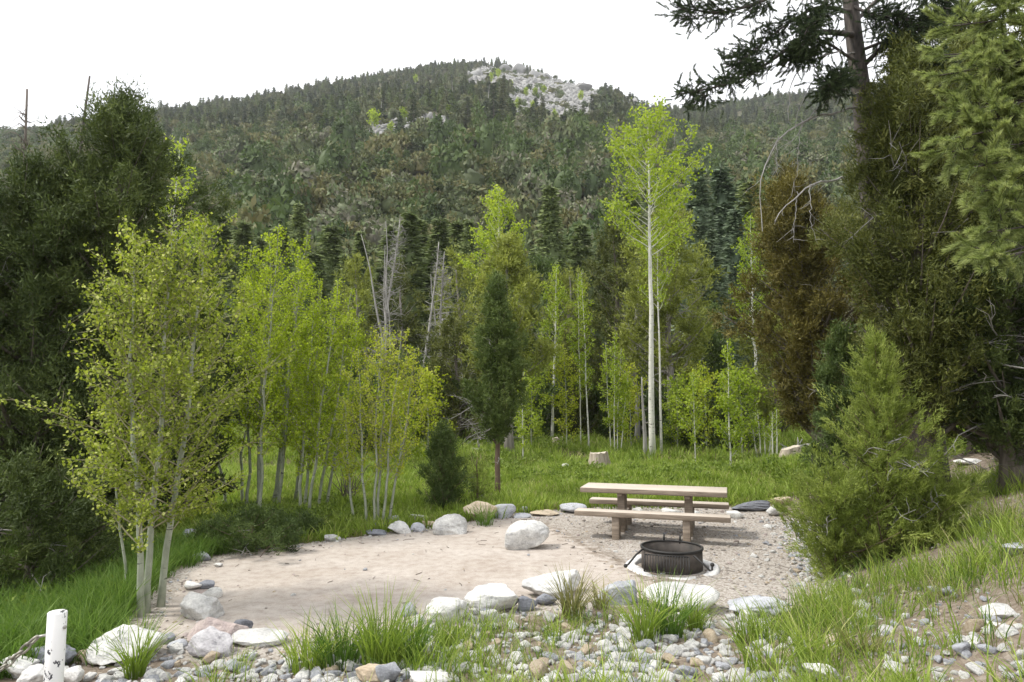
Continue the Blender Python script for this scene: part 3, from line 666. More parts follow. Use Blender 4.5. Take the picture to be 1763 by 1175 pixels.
scree_m = [rock_mesh(880 + i, (1, .9, .6), 'rock_scree', IC1, cuts=9) for i in range(4)] + [rock_mesh(890, (1, .9, .6), 'rock_scree', IC1, cuts=9)]
S['scree'] = source_set('scree_rock', scree_m)
x, y, z, r = hill_points(60000, 190, 660, 4, 1.3)
keep = (scree_mask(x, y, z) > .35); x, y, z = x[keep][:4500], y[keep][:4500], z[keep][:4500]; n = len(x); sz = r.uniform(.35, 1.2, n) ** 1.6 * 1.3
o = scatter('scree', S['scree'], points_mesh('scree', np.stack([x, y, z + .1], 1), r.uniform(-.5, 6, (n, 3)), np.stack([sz * 1.4, sz, sz * .8], 1), 5))
setp(o, 'pale loose scree on the slope below the summit', 'scree', kind='stuff')
# rocky outcrops on the ridge
for i, (cx, cy, wp, hp, lab) in enumerate([(885, 117, 60, 16, 'pale rock outcrop just right of the summit trees'), (935, 130, 50, 15, 'jagged outcrop stepping down right of the summit'),
        (990, 148, 60, 15, 'long pale outcrop above the lower end of the scree'), (1080, 172, 34, 20, 'pale rock knob at the low notch of the ridge'),
        (825, 126, 50, 15, 'pale rock slab below the summit trees'), (1030, 158, 30, 10, 'small grey outcrop on the ridge before the notch')]):
    p = hit(cx, cy + hp * .45); k = p[1] / F0; mb = MB(); r = np.random.default_rng(900 + i)
    for q in range(7):
        v = rock_verts(905 + i * 10 + q, ICO2, cuts=9) * [wp * k * r.uniform(.12, .3), wp * k * .22, hp * k * r.uniform(.35, .75)]
        mb.add(v + [r.uniform(-.42, .42) * wp * k, r.uniform(-3, 3), hp * k * .1 * r.normal()], None, ICO2[1])
    setp(ob('rock_outcrop', mb.mesh('rock_outcrop', M['rock_scree'], False), None, tuple(p)), lab, 'rock')

# single trees one can pick out on the mountain
far_asp = [aspen(950 + i, 8, .12, .35, 1.9, 22, 420, .62, 'aspen_far', 'bark_white', sway=.02) for i in range(3)]
far_snag = [snag(960 + i, 9, .18, 14, 1.3) for i in range(3)]
asp_spots = [(642, 232, 46, 'lime aspen at the left end of the lower scree'), (695, 218, 32, 'lime aspen between the two dark firs on the lower scree'), (672, 240, 30, 'small lime aspen on the lower scree'),
    (772, 205, 24, 'lime aspen at the top of the lower scree'), (715, 150, 22, 'lime aspen left below the summit'), (735, 168, 24, 'second lime aspen left below the summit'),
    (858, 140, 22, 'lime aspen right below the summit slab'), (845, 150, 24, 'pale aspen below the summit slab'), (906, 170, 20, 'lime aspen at the left edge of the big scree'), (921, 172, 22, 'lime aspen in the middle of the big scree'),
    (937, 168, 22, 'lime aspen in the upper big scree'), (890, 195, 26, 'lime aspen beside the dark firs on the big scree'), (918, 195, 22, 'low lime aspen on the big scree'), (1000, 180, 24, 'lone lime aspen at the right edge of the scree'),
    (955, 210, 22, 'lime aspen at the foot of the big scree'), (391, 332, 42, 'lone lime aspen in the brush behind the left juniper'), (517, 320, 26, 'low lime aspen in the brush on the slope'), (880, 156, 18, 'small lime aspen under the summit outcrop')]
for i, (cx, by, hp, lab) in enumerate(asp_spots):
    p = hit(cx, by); h = hp * p[1] / F0; plant('hillside_aspen', lab, 'tree', far_asp[i % 3], p, i * 1.3, h / 8, 'aspens on the mountainside')
con_spots = [(598, 116, 0), (761, 112, 18), (783, 110, 24), (794, 110, 16), (808, 110, 20), (826, 110, 16), (711, 250, 88), (737, 245, 44), (850, 225, 90), (866, 215, 84), (820, 230, 70), (805, 222, 60), (770, 232, 40), (895, 225, 58), (935, 222, 62),
             (918, 225, 48), (973, 222, 36), (660, 196, 50), (640, 190, 44), (600, 195, 40), (1005, 222, 46), (1020, 210, 50), (1040, 215, 42), (1060, 215, 44), (965, 285, 56), (850, 290, 48), (955, 240, 40), (1035, 238, 38), (880, 240, 50), (790, 240, 42), (740, 260, 38), (570, 200, 38), (540, 205, 36), (500, 210, 38), (460, 215, 38), (420, 220, 40), (385, 225, 36), (350, 235, 40),
             (1130, 240, 44), (1210, 235, 46), (1245, 232, 44), (1285, 230, 42), (1330, 228, 44), (1370, 222, 46), (1180, 260, 48)]
far_con = [spruce(970 + i, 10, 1.5, ['hillcon', 'spruce', 'hillcon'][i], 24, 7, 5, .08, .8, .3, .3) for i in range(3)]
for i, (cx, by, hp) in enumerate(con_spots):
    if hp == 0: continue
    p = hit(cx, by); h = hp * p[1] / F0
    ridge = by < 114
    plant('hillside_fir', 'dark fir standing up on the summit skyline' if ridge else 'tall dark fir standing out of the far mountainside forest', 'tree', far_con[i % 3], p, i * 2.1, h / 10, 'firs on the summit skyline' if ridge else 'tall firs on the mountainside')
for i, (cx, by, hp) in enumerate([(1038, 292, 55), (935, 288, 34), (640, 250, 50), (315, 240, 40), (655, 205, 40), (560, 190, 34), (780, 170, 34), (930, 175, 24), (1285, 255, 36), (1160, 265, 50), (840, 180, 40), (700, 178, 36), (480, 185, 30), (530, 200, 30)]):
    p = hit(cx, by); plant('hillside_snag', 'grey dead tree trunk among the mountainside brush and firs', 'dead tree', far_snag[i % 3], p, i, hp * p[1] / F0 / 9, 'dead trees on the mountainside')

DELAY = []
# ================================================================== dark conifers behind the meadow
for i, (cx, Y, top, m_, lab) in enumerate([(515, 43, 440, 'jun_mid', 'green juniper among the spruces above the middle aspens'), (610, 44, 430, 'pinyon', 'pale green pinyon among the spruces left of the bushy dead tree'), (690, 45, 445, 'jun_olive', 'olive juniper among the spruces right of the bushy dead tree'), (790, 43, 420, 'pinyon', 'pale green pinyon among the spruces left of the lime-crowned aspen'), (925, 44, 430, 'jun_mid', 'green juniper among the spruces above the meadow aspens'), (975, 43, 450, 'pinyon', 'yellowish pinyon among the spruces above the thin poles'), (1195, 40, 420, 'pinyon', 'yellowish pinyon before the tall blue-green firs'), (1290, 42, 440, 'jun_mid', 'green juniper just left behind the brown juniper')]):
    DELAY.append((cx, Y, top, m_, lab, i))
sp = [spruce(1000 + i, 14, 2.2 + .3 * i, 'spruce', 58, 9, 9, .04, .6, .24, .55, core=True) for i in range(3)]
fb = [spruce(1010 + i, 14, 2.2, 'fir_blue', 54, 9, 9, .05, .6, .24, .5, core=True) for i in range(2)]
row = [(470, 52, 405), (500, 56, 392), (533, 50, 402), (562, 55, 392), (592, 49, 405), (622, 57, 398), (672, 54, 402), (694, 50, 388), (722, 58, 408), (746, 52, 396), (778, 57, 412), (802, 51, 398), (925, 53, 402), (948, 49, 382), (978, 57, 402), (1003, 51, 392),
       (1030, 56, 380), (440, 58, 398), (405, 54, 415), (370, 57, 405), (1090, 57, 400), (1160, 55, 365), (1330, 55, 330), (1300, 60, 350), (1380, 56, 325), (655, 47, 470), (765, 46, 480), (900, 46, 490), (575, 45, 480), (1290, 47, 430), (320, 50, 430), (280, 55, 420)]
rr_ = np.random.default_rng(66)
for i, (cx, Y, top) in enumerate(row):
    p = spot(cx + rr_.normal() * 6, Y=Y); h = height(p, top + rr_.normal() * 30); plant('spruce_tree', '%s dark spruce in the row behind the meadow, %s' % ('tall' if h > 13 else 'mid-height' if h > 10 else 'short', 'right of the tall left juniper' if cx < 380 else 'above the middle aspens' if cx < 520 else 'above the right aspen group' if cx < 610 else 'behind the bushy dead tree' if cx < 700 else 'behind the slender dead trunks' if cx < 810 else 'between the lime-crowned aspen and olive juniper' if cx < 1040 else 'behind the tall white aspen' if cx < 1180 else 'behind the brown juniper'), 'tree', sp[int(rr_.integers(0, 3))], p, i * 1.7, h / 14, 'dark spruces behind the meadow', (rr_.uniform(.75, 1.35), 1))
for i, (cx, Y, top, lab) in enumerate([(1212, 44, 292, 'tall blue-green fir behind the olive juniper, left of the pair'), (1253, 46, 286, 'tall blue-green fir behind the brown juniper, right of the pair'), (1232, 40, 400, 'shorter blue-green fir in front of the tall pair'), (1275, 42, 360, 'blue-green fir half hidden by the brown juniper')]):
    p = spot(cx, Y=Y); plant('fir_tree', lab, 'tree', fb[i % 2], p, i * 2.2, height(p, top) / 14)
# lower slope trees just above the spruces
r = np.random.default_rng(55)
mj = [[('trunk', None), ('crown', None)]]
bt = [[('crown', bush_mesh(1100 + i, M[m_], 900, 1.8, 2.6, .34))] for i, m_ in enumerate(('bush', 'jun_mid', 'bush', 'pinyon'))]
for i in range(70):
    cx = r.uniform(250, 1430); Y = r.uniform(66, 98); p = spot(cx, Y=Y)
    if i % 3 == 0: plant('slope_spruce', 'dark conifer at the foot of the brushy slope %s' % ('above the left aspens' if cx < 560 else 'above the dead trees' if cx < 800 else 'above the meadow aspens' if cx < 1050 else 'behind the tall white aspen' if cx < 1250 else 'behind the brown juniper'), 'tree', sp[i % 3], p, i, r.uniform(.45, .7), 'conifers at the foot of the slope')
    else: plant('slope_shrub', 'rounded %s shrub at the foot of the slope %s' % (('olive', 'green', 'grey-olive', 'yellowish')[i % 4], 'above the left aspens' if cx < 560 else 'above the dead trees' if cx < 800 else 'above the meadow aspens' if cx < 1050 else 'behind the tall white aspen' if cx < 1250 else 'behind the brown juniper'), 'shrub', bt[i % 4], p, i, r.uniform(.8, 1.4), 'shrubs at the foot of the slope')
# dead snags in front of the spruces
for i, (cx, Y, top, hh, f, lab) in enumerate([(655, 38, 368, 0, 3, 'bushy grey dead tree with several forked tops before the spruces'), (718, 36, 402, 0, 0, 'slender leaning grey dead trunk right of the bushy dead tree'), (760, 37, 428, 0, 1, 'grey dead tree with drooping twigs beside the yellow-green pinyon'),
        (742, 35, 540, 0, 0, 'short broken grey snag between the two dead trees'), (672, 37, 480, 0, 1, 'grey dead stem standing against the bushy dead tree')]):
    p = spot(cx, Y=Y); h = height(p, top); plant('dead_tree', lab, 'dead tree', snag(1200 + i, h, .11 if i else .13, 150 if i in (0, 2) else 60, 2.2 if i in (0, 2) else 1.1, fork=f), p, i)

# ================================================================== trees of the middle ground
def JM(nl=56, nt=9, m=26, **k): return {**dict(nl=nl, nt=nt, m=m, cl=.165, cw=.07, lr=.62, tr=.25), **k}
def JN(nl=90, nt=10, m=44, **k): return {**dict(nl=nl, nt=nt, m=int(m * 1.5), cl=.08, cw=.02, lr=.40, tr=.13), **k}
def JS(nl=40, nt=8, m=40, **k): return {**dict(nl=nl, nt=nt, m=m, cl=.05, cw=.015, lr=.22, tr=.085), **k}
def JF(nl=70, nt=8, m=44, **k): return {**dict(nl=nl, nt=nt, m=m, cl=.055, cw=.012, lr=.24, tr=.08, elong=1.6, up=.3, gap=.25), **k}
def jun_tree(px, Y, top, R, base, mat, bark, lab, seed, name='juniper_tree', py=None, **k):
    p = hit(px, py) if py else spot(px, Y=Y)
    return plant(name, lab, 'tree', juniper(seed, height(p, top) - .9 * k.get('lr', .4), R, base, mat, bark, **k), p)
jun_tree(878, 28, 400, 1.55, .30, 'pinyon', 'bark_grey', 'yellow-green pinyon with grey trunk behind the slender juniper', 1301, 'pinyon_tree', **JM(64, 9, 26, r0=.2, prof='drop', dead=18))
jun_tree(1047, 38, 372, 2.0, .1, 'jun_olive', 'bark_jun', 'olive brown juniper left of the tall white-trunked aspen', 1302, **JM(80, 9, 26, r0=.24, prof='drop', dead=8, lr=.75))
jun_tree(1160, 31, 352, 2.2, .30, 'pinyon', 'bark_grey', 'spreading pinyon with grey trunk right of the tall white aspen', 1303, 'pinyon_tree', **JM(72, 9, 26, r0=.2, prof='drop', dead=26, lr=.7))
jun_tree(1095, 33, 440, 1.4, .38, 'pinyon', 'deadwood', 'thin half-dead juniper with bare branches behind the tall white aspen', 1304, **JM(20, 7, 20, r0=.13, prof='drop', dead=34))
jun_tree(1232, 34, 520, 1.5, .1, 'jun_mid', 'bark_jun', 'dark green juniper at the meadow edge before the blue firs', 1305, **JM(50, r0=.16, prof='cone'))
jun_tree(985, 37, 560, 1.6, .05, 'jun_olive', 'bark_jun', 'low olive juniper behind the thin meadow aspens', 1306, **JM(50, r0=.14, prof='round'))
jun_tree(1190, 30, 655, 1.0, .02, 'jun_mid', 'bark_jun', 'low dark juniper bush at the foot of the spreading pinyon', 1307, 'juniper_bush', **JM(24, r0=.1, prof='round', lr=.4))
jun_tree(1255, 28, 690, .9, .02, 'jun_dark', 'bark_jun', 'low dark juniper bush at the meadow edge near the white saplings', 1308, 'juniper_bush', **JM(22, r0=.1, prof='round', lr=.4))
jun_tree(600, 27, 610, 1.5, .02, 'jun_mid', 'bark_jun', 'green juniper in the gap behind the left aspens', 1309, **JM(36, r0=.15, prof='round'))
jun_tree(785, 33, 540, 1.6, .05, 'jun_olive', 'bark_jun', 'grey-olive juniper behind the tangle of dead branches', 1310, **JM(44, r0=.15, prof='round', dead=20))
jun_tree(925, 36, 620, 1.5, .02, 'jun_mid', 'bark_jun', 'dark juniper behind the white aspen trunk in the meadow', 1311, **JM(36, r0=.14, prof='round'))
jun_tree(1330, 32, 540, 1.8, .02, 'pinyon', 'bark_jun', 'yellow-green pinyon behind the brown juniper', 1312, 'pinyon_tree', **JM(44, r0=.16, prof='drop'))
jun_tree(1130, 37, 620, 1.9, .02, 'jun_mid', 'bark_jun', 'dark juniper in the shade behind the white aspen trunks', 1313, **JM(44, r0=.14, prof='round'))
jun_tree(700, 33, 600, 1.6, .02, 'jun_mid', 'bark_jun', 'dark juniper behind the sparse yellow-green clump', 1314, **JM(40, r0=.14, prof='round'))
jun_tree(1065, 36, 640, 1.4, .02, 'jun_mid', 'bark_jun', 'dark green juniper behind the small meadow aspens', 1315, **JM(36, r0=.14, prof='round'))
for cx, Y, top, m_, lab, i in DELAY: jun_tree(cx, Y, top, 1.9, .05, m_, 'bark_grey', lab, 1380 + i, **JM(40, 9, 18, cl=.22, cw=.1, lr=.8, tr=.32, prof='drop', r0=.2, dead=8))
# the slender juniper and the bush beside it
jun_tree(856, None, 472, .52, .29, 'jun_slim', 'bark_red', 'slender upright green juniper on a bare reddish trunk behind the pad', 1320, py=862, **JN(110, 10, 30, cl=.07, cw=.022, lr=.28, tr=.10, r0=.06, prof='drop', dead=5, gap=.3))
jun_tree(768, None, 722, .58, .03, 'jun_mid', 'bark_red', 'small bushy green juniper behind the boulders at the pad edge', 1321, 'juniper_bush', py=880, **JS(70, 9, 40, gap=.15, lr=.24, tr=.10, r0=.05, prof='cone', dead=0))
jun_tree(822, None, 775, .30, .05, 'jun_green', 'bark_red', 'tiny light green juniper sapling left of the slender juniper', 1322, 'juniper_sapling', py=872, **JF(16, 6, 26, r0=.02, prof='drop', dead=3))
# left dark junipers
jun_tree(195, 11.8, 165, 1.65, .06, 'jun_dark', 'bark_jun', 'tall dark green juniper behind the left aspens', 1330, **JN(170, 12, 36, cl=.085, cw=.024, lr=.46, tr=.16, gap=.15, r0=.2, prof='drop', dead=14))
jun_tree(20, 10.6, 262, 1.5, .04, 'jun_dark', 'bark_jun', 'dark green juniper cut by the left edge of the picture', 1331, **JN(140, 12, 34, cl=.085, cw=.024, lr=.44, tr=.16, gap=.15, r0=.2, prof='drop', dead=12))
jun_tree(330, 14.5, 440, 1.1, .04, 'jun_dark', 'bark_jun', 'dark juniper in shade between the two left aspen groups', 1332, **JN(50, 9, 36, cl=.11, cw=.044, r0=.15, prof='drop', dead=4))
jun_tree(70, 8.7, 770, .9, .0, 'jun_dark', 'bark_jun', 'low dark juniper shrub in front of the left junipers', 1333, 'juniper_bush', **JN(40, 9, 40, cl=.075, cw=.021, lr=.32, tr=.12, r0=.06, prof='round', dead=3))
jun_tree(-60, 13.5, 300, 1.6, .04, 'jun_dark', 'bark_jun', 'far dark juniper behind the one at the left edge', 1334, **JN(60, 10, 30, cl=.13, cw=.052, lr=.5, tr=.18, r0=.2, prof='drop', dead=4))
p = spot(92, Y=15); plant('dead_tree', 'bare dark pole of a dead tree above the left junipers', 'dead tree', snag(1340, height(p, 122), .10, 10, .4, 'bark_pine'), p)
p = spot(22, Y=14); plant('dead_tree', 'bare spindly dead tree top at the far left skyline', 'dead tree', snag(1341, height(p, 165), .06, 60, 1.2, 'bark_jun'), p)
# brown juniper and the dark right-hand mass
jun_tree(1415, None, 292, 1.5, .16, 'jun_brown', 'bark_jun', 'brown-green juniper with shaggy trunk at the right end of the meadow', 1350, py=806, **JN(150, 11, 30, cl=.105, cw=.032, lr=.52, tr=.19, r0=.24, prof='drop', dead=14, lean=(-.075, 0), gap=.2))
jun_tree(1690, 14.0, 15, 2.5, .10, 'jun_olive', 'bark_jun', 'large dark olive juniper behind the leaning pine', 1351, **JN(180, 11, 30, cl=.115, cw=.036, lr=.58, tr=.2, gap=.15, r0=.28, prof='drop', dead=14))
jun_tree(1578, 10.6, 62, 1.2, .2, 'jun_olive', 'bark_jun', 'olive juniper just before the leaning pine trunk', 1352, **JN(130, 11, 34, cl=.085, cw=.024, lr=.44, tr=.16, r0=.13, prof='drop', dead=12, gap=.1))
jun_tree(1740, 10.2, 330, 1.5, .16, 'jun_dark', 'bark_jun', 'shaded dark juniper at the right edge above the bank', 1353, **JN(110, 11, 34, cl=.085, cw=.024, gap=.2, r0=.18, prof='drop', dead=22))
# feathery young junipers on the bank
jun_tree(1528, None, 572, .70, .03, 'jun_green', 'bark_red', 'young feathery light green juniper on the right bank', 1360, 'juniper_sapling', py=962, **JF(120, 9, 42, r0=.045, prof='cone', dead=16))
jun_tree(1440, None, 800, .50, .0, 'jun_green', 'bark_red', 'low feathery juniper shrub spilling onto the gravel edge', 1361, 'juniper_bush', py=988, **JF(60, 9, 38, lr=.2, r0=.03, prof='round', dead=10))
jun_tree(1600, None, 800, .5, .0, 'jun_green', 'bark_red', 'low feathery juniper shrub right of the young juniper', 1365, 'juniper_bush', py=940, **JF(46, 9, 38, lr=.2, r0=.03, prof='round', dead=8))
jun_tree(1462, 11.5, 560, .65, .05, 'jun_mid', 'bark_red', 'dark young juniper behind the feathery one', 1362, 'juniper_sapling', **JN(40, 9, 36, cl=.075, cw=.021, lr=.26, tr=.11, r0=.05, prof='drop', dead=4))
# low spreading shrub at the left pad edge
jun_tree(432, None, 872, .66, .0, 'jun_mid', 'bark_red', 'low spreading dark green shrub under the middle aspens', 1363, 'low_shrub', py=948, **JS(40, 8, 36, lr=.17, r0=.03, prof='round', dead=2))
jun_tree(520, None, 884, .42, .0, 'jun_mid', 'bark_red', 'small dark green shrub right of the low spreading one', 1364, 'low_shrub', py=925, **JS(20, 8, 36, lr=.14, r0=.03, prof='round', dead=2))

# ------------------------------------------------------------------ leaning pine with long left limbs
base = spot(1606, Y=11.6); tm = MB()
trunk_px = [(1612, 830, 11.6), (1600, 760, 11.6), (1560, 620, 11.6), (1525, 500, 11.6), (1508, 420, 11.6), (1496, 300, 11.5), (1484, 170, 11.4), (1470, 60, 11.3), (1460, -40, 11.2), (1450, -200, 11.1), (1444, -420, 11.0)]
TP = np.array([at_y(a, b, c) for a, b, c in trunk_px]); TP[0, 2] = base[2] - .2
off = base
tm.tube(TP - off, [.26, .235, .215, .20, .19, .175, .155, .135, .115, .08, .03], 12)
bm_ = MB(); PP = []; DD = []; SS = []
limbs = [  # pixel paths with depth, thickness and where foliage starts
    ([(1468, 60, 11.2), (1400, 52, 10.9), (1345, 92, 10.5), (1300, 125, 10.2), (1240, 150, 9.9), (1170, 162, 9.6)], .05, .25),
    ([(1466, 20, 11.2), (1405, 10, 10.9), (1345, 48, 10.5), (1290, 95, 10.2), (1255, 120, 10.0)], .035, .3),
    ([(1460, -40, 11.1), (1380, -35, 10.8), (1310, 5, 10.4), (1240, 25, 10.1), (1165, 12, 9.8)], .045, .2),
    ([(1455, -120, 11.1), (1380, -130, 10.7), (1290, -70, 10.2), (1200, -20, 9.8)], .04, .2),
    ([(1478, 110, 11.3), (1420, 70, 10.9), (1390, 90, 10.6), (1360, 100, 10.3)], .03, .3),
    ([(1480, 120, 11.3), (1540, 60, 11.0), (1600, 30, 10.7), (1660, 20, 10.4)], .045, .15),
    ([(1470, 40, 11.3), (1530, -20, 11.6), (1600, -60, 12.0), (1660, -60, 12.2)], .04, .15),
    ([(1490, 200, 11.4), (1550, 150, 11.8), (1610, 130, 12.2), (1660, 140, 12.6)], .035, .2),
    ([(1484, 150, 11.4), (1450, 130, 10.8), (1430, 150, 10.3), (1420, 140, 9.9)], .03, .3),
    ([(1456, -100, 11.1), (1520, -90, 10.6), (1580, -40, 10.2), (1630, 20, 9.9)], .035, .2),
    ([(1476, 90, 11.3), (1525, 70, 10.9), (1570, 80, 10.5), (1610, 110, 10.2)], .03, .2), ([(1466, 10, 11.2), (1510, 30, 10.8), (1545, 25, 10.5), (1590, 50, 10.2)], .03, .2),
    ([(1464, -20, 11.2), (1430, -10, 10.6), (1400, 30, 10.1), (1385, 60, 9.8)], .03, .2)]
r = np.random.default_rng(77)
def spline(pts, n):
    pts = np.array(pts, float); d = np.r_[0, np.cumsum(np.linalg.norm(np.diff(pts, axis=0), axis=1))]; t = np.linspace(0, d[-1], n)
    q = np.stack([np.interp(t, d, pts[:, k]) for k in range(3)], 1)
    for _ in range(3): q[1:-1] = (q[:-2] + 2 * q[1:-1] + q[2:]) / 4
    return q
for path, th, f0 in limbs:
    P = spline([at_y(*a) for a in path], 22); bm_.tube(P - off, np.linspace(th, .008, 22), 6, False)
    for k in range(74):
        s = f0 + (1 - f0) * r.uniform() ** .8; i = min(20, int(s * 21)); p = P[i]; d = P[i + 1] - P[i]; d /= np.linalg.norm(d)
        dd = d * .9 + r.normal(size=3) * np.array([.6, .7, .45]) + [0, 0, -.12]; ln = r.uniform(.18, .55) * (1.1 - .5 * s)
        tw = wander(p, dd, ln, 3, r, .18, -.02); bm_.tube(tw - off, [.008, .006, .005, .003], 4, False)
        for q in range(4):
            a = tw[r.integers(1, 4)] + r.normal(size=3) * .05; PP.append(a - off); DD.append(dd / np.linalg.norm(dd) + r.normal(size=3) * .5 + [0, 0, .2]); SS.append(r.uniform(.55, 1.0))
pine_pm = points_mesh('pine_crown', np.array(PP), dir_euler(np.array(DD)), np.array(SS), 5)
t = thing('pine_tree', 'tall leaning pine with grey trunk and long limbs reaching left over the skyline', 'tree', base)
ob('trunk', tm.mesh('pine_trunk', M['bark_pine'], True), t); setp(ob('branches', bm_.mesh('pine_limbs', M['bark_pine'], True), t), kind='stuff'); scatter('crown', S['pine_dark'], pine_pm, t)
dead = MB()
for path, th in [([(1480, 92, 11.3), (1420, 92, 10.9), (1378, 112, 10.6), (1355, 160, 10.4), (1357, 208, 10.3)], .018), ([(1490, 180, 11.4), (1440, 195, 10.9), (1385, 205, 10.5), (1345, 228, 10.3), (1318, 275, 10.1), (1304, 330, 10.0), (1303, 380, 10.0), (1315, 400, 10)], .022),
        ([(1500, 300, 11.5), (1440, 308, 10.9), (1390, 320, 10.6), (1355, 350, 10.4), (1332, 380, 10.3)], .026), ([(1490, 160, 11.4), (1430, 165, 10.8), (1395, 200, 10.6), (1370, 235, 10.4), (1350, 256, 10.3)], .014),
        ([(1486, 140, 11.3), (1420, 120, 10.8), (1395, 140, 10.5), (1375, 190, 10.3), (1368, 225, 10.2)], .012), ([(1380, 205, 10.5), (1372, 260, 10.4), (1374, 300, 10.4), (1366, 330, 10.4)], .008), ([(1395, 318, 10.6), (1394, 370, 10.5), (1400, 400, 10.5), (1408, 420, 10.5)], .008),
        ([(1372, 330, 10.5), (1368, 380, 10.4), (1366, 420, 10.4)], .008), ([(1340, 235, 10.3), (1336, 270, 10.3), (1340, 302, 10.2)], .007), ([(1440, 175, 10.9), (1410, 150, 10.7), (1400, 128, 10.5), (1420, 112, 10.4)], .01), ([(1505, 400, 11.5), (1495, 430, 11.2), (1480, 445, 11.0), (1463, 446, 10.8)], .014),
        ([(1520, 520, 11.5), (1560, 580, 10.9), (1620, 610, 10.4), (1700, 625, 9.9), (1790, 640, 9.4)], .04), ([(1580, 690, 11.5), (1560, 680, 11.0), (1600, 672, 10.4), (1645, 660, 10.0)], .04)]:
    P = spline([at_y(*a) for a in path], 16); P[1:] += r.normal(size=P[1:].shape) * .012; dead.tube(P - off, np.linspace(th, th * .25, 16), 5, False)
    for k in range(7):
        i = r.integers(4, 15); dead.tube(wander(P[i], P[i] - P[i - 1] + r.normal(size=3) * .06, r.uniform(.15, .4), 3, r, .2) - off, [.005, .004, .003, .0015], 3, False)
setp(ob('dead_branch', dead.mesh('pine_dead_limbs', M['deadwood'], True), t), kind='stuff')

# ------------------------------------------------------------------ near pine at the right edge
base = spot(2080, Y=6.2); off = base; tm = MB(); bm_ = MB(); PP = []; DD = []; SS = []
tm.tube([(0, 0, -.2), (0, 0, 3), (.05, 0, 7.5)], [.2, .16, .03], 10)
r = np.random.default_rng(88)
tips = [(1640, 45, 5.6), (1625, 95, 5.4), (1618, 130, 5.3), (1660, 160, 5.4), (1640, 195, 5.3), (1690, 210, 5.2), (1632, 240, 5.0), (1622, 265, 5.1), (1665, 290, 5.0), (1690, 330, 5.0), (1700, 400, 4.9), (1695, 445, 4.8), (1730, 440, 4.8), (1720, 370, 5.0), (1745, 300, 5.0), (1735, 250, 5.1), (1700, 120, 5.4),
        (1740, 180, 5.3), (1725, 60, 5.6), (1690, 20, 5.7), (1660, -20, 5.9), (1750, -30, 5.8), (1790, 100, 5.4), (1800, 220, 5.2), (1800, 350, 5.0), (1790, 430, 4.9), (1770, 140, 5.5), (1800, 10, 5.7), (1760, 400, 5.4), (1780, 290, 5.6)]
for (a, b, Y) in tips:
    tip = at_y(a, b, Y) - off; st = np.array([0, 0, max(.8, tip[2] + .3 + r.uniform(0, .4))]); m1 = (st + tip) / 2 + [0, 0, .12]
    P = spline([st, m1, tip], 14); bm_.tube(P, np.linspace(.022, .005, 14), 5, False)
    for k in range(24):
        s = .4 + .6 * r.uniform(); i = min(12, int(s * 13)); d = (P[i + 1] - P[i]); d /= np.linalg.norm(d); dd = d + r.normal(size=3) * .45 + [0, 0, .12]
        tw = wander(P[i], dd, r.uniform(.06, .24), 2, r, .12); bm_.tube(tw, [.005, .004, .003], 4, False)
        for q in range(2): PP.append(tw[1 + q]); DD.append(dd + r.normal(size=3) * .35 + [0, 0, .15]); SS.append(r.uniform(.6, 1.0))
    for q in range(3): PP.append(tip + r.normal(size=3) * .03); DD.append(tip - m1 + r.normal(size=3) * .15); SS.append(r.uniform(.7, 1.0))
t = thing('pine_tree', 'near pine with long bright needle tufts at the upper right edge', 'tree', base)
ob('trunk', tm.mesh('near_pine_trunk', M['bark_pine'], True), t); setp(ob('branches', bm_.mesh('near_pine_limbs', M['bark_pine'], True), t), kind='stuff')
scatter('crown', S['pine'], points_mesh('near_pine_crown', np.array(PP), dir_euler(np.array(DD)), np.array(SS), 5), t)

# ------------------------------------------------------------------ aspens
def asp(px, py, top, lab, seed, lean=0, base=.25, R=.8, nbr=34, nl=2600, ls=.05, leaf='aspen_mid', bark='bark_aspen', r0=.05, Y=None, group=None, name='aspen_tree', rise=.9, sway=.05):
    p = hit(px, py) if Y is None else spot(px, Y=Y)
    plant(name, lab, 'tree', aspen(seed, height(p, top), r0, base, R, nbr, nl, ls, leaf, bark, (lean, 0), rise, sway), p, 0, 1, group)
asp(246, 1062, 400, 'left leaning stem of the three near aspens by the chain post', 2001, -.07, .16, 1.15, 60, 6600, .038, 'aspen_near', r0=.034, rise=.55)
asp(252, 1055, 395, 'straight middle stem of the three near aspens', 2002, .015, .2, 1.0, 60, 6400, .038, 'aspen_near', r0=.037, rise=.6)
asp(276, 1045, 375, 'right stem of the three near aspens leaning right', 2003, .06, .18, 1.15, 60, 6600, .038, 'aspen_near', r0=.037, rise=.6)
asp(222, 1035, 700, 'thin sapling at the foot of the three near aspens', 2004, -.2, .3, .55, 18, 1200, .04, 'aspen_near', r0=.016, name='aspen_sapling', rise=.5)
mids = [(412, 882, 470, -.05, 'leftmost stem of the middle aspen group'), (428, 880, 420, -.02, 'second stem of the middle aspen group from the left'), (441, 884, 400, 0, 'thick pale stem in the middle of the middle aspen group'), (446, 888, 388, .02, 'stem close beside the thick middle aspen'),
        (462, 882, 398, .05, 'right-leaning stem of the middle aspen group'), (486, 885, 430, .06, 'thin stem right of the leaning middle aspen'), (500, 880, 480, .08, 'rightmost stem of the middle aspen group'), (395, 878, 520, -.12, 'low outer stem on the left of the middle aspen group')]
for i, (a, b, c, ln, lab) in enumerate(mids): asp(a + (7, -4, 3, -2, 5, -8, 6, -5)[i], b + (-8, 4, 0, 7, -5, 3, -9, 2)[i], c, lab, 2010 + i, ln * 1.4, .2, .85, 46, 3700, .047, 'aspen_mid', sway=.1, r0=.045 if i in (2, 4) else .034, group='middle aspen group')
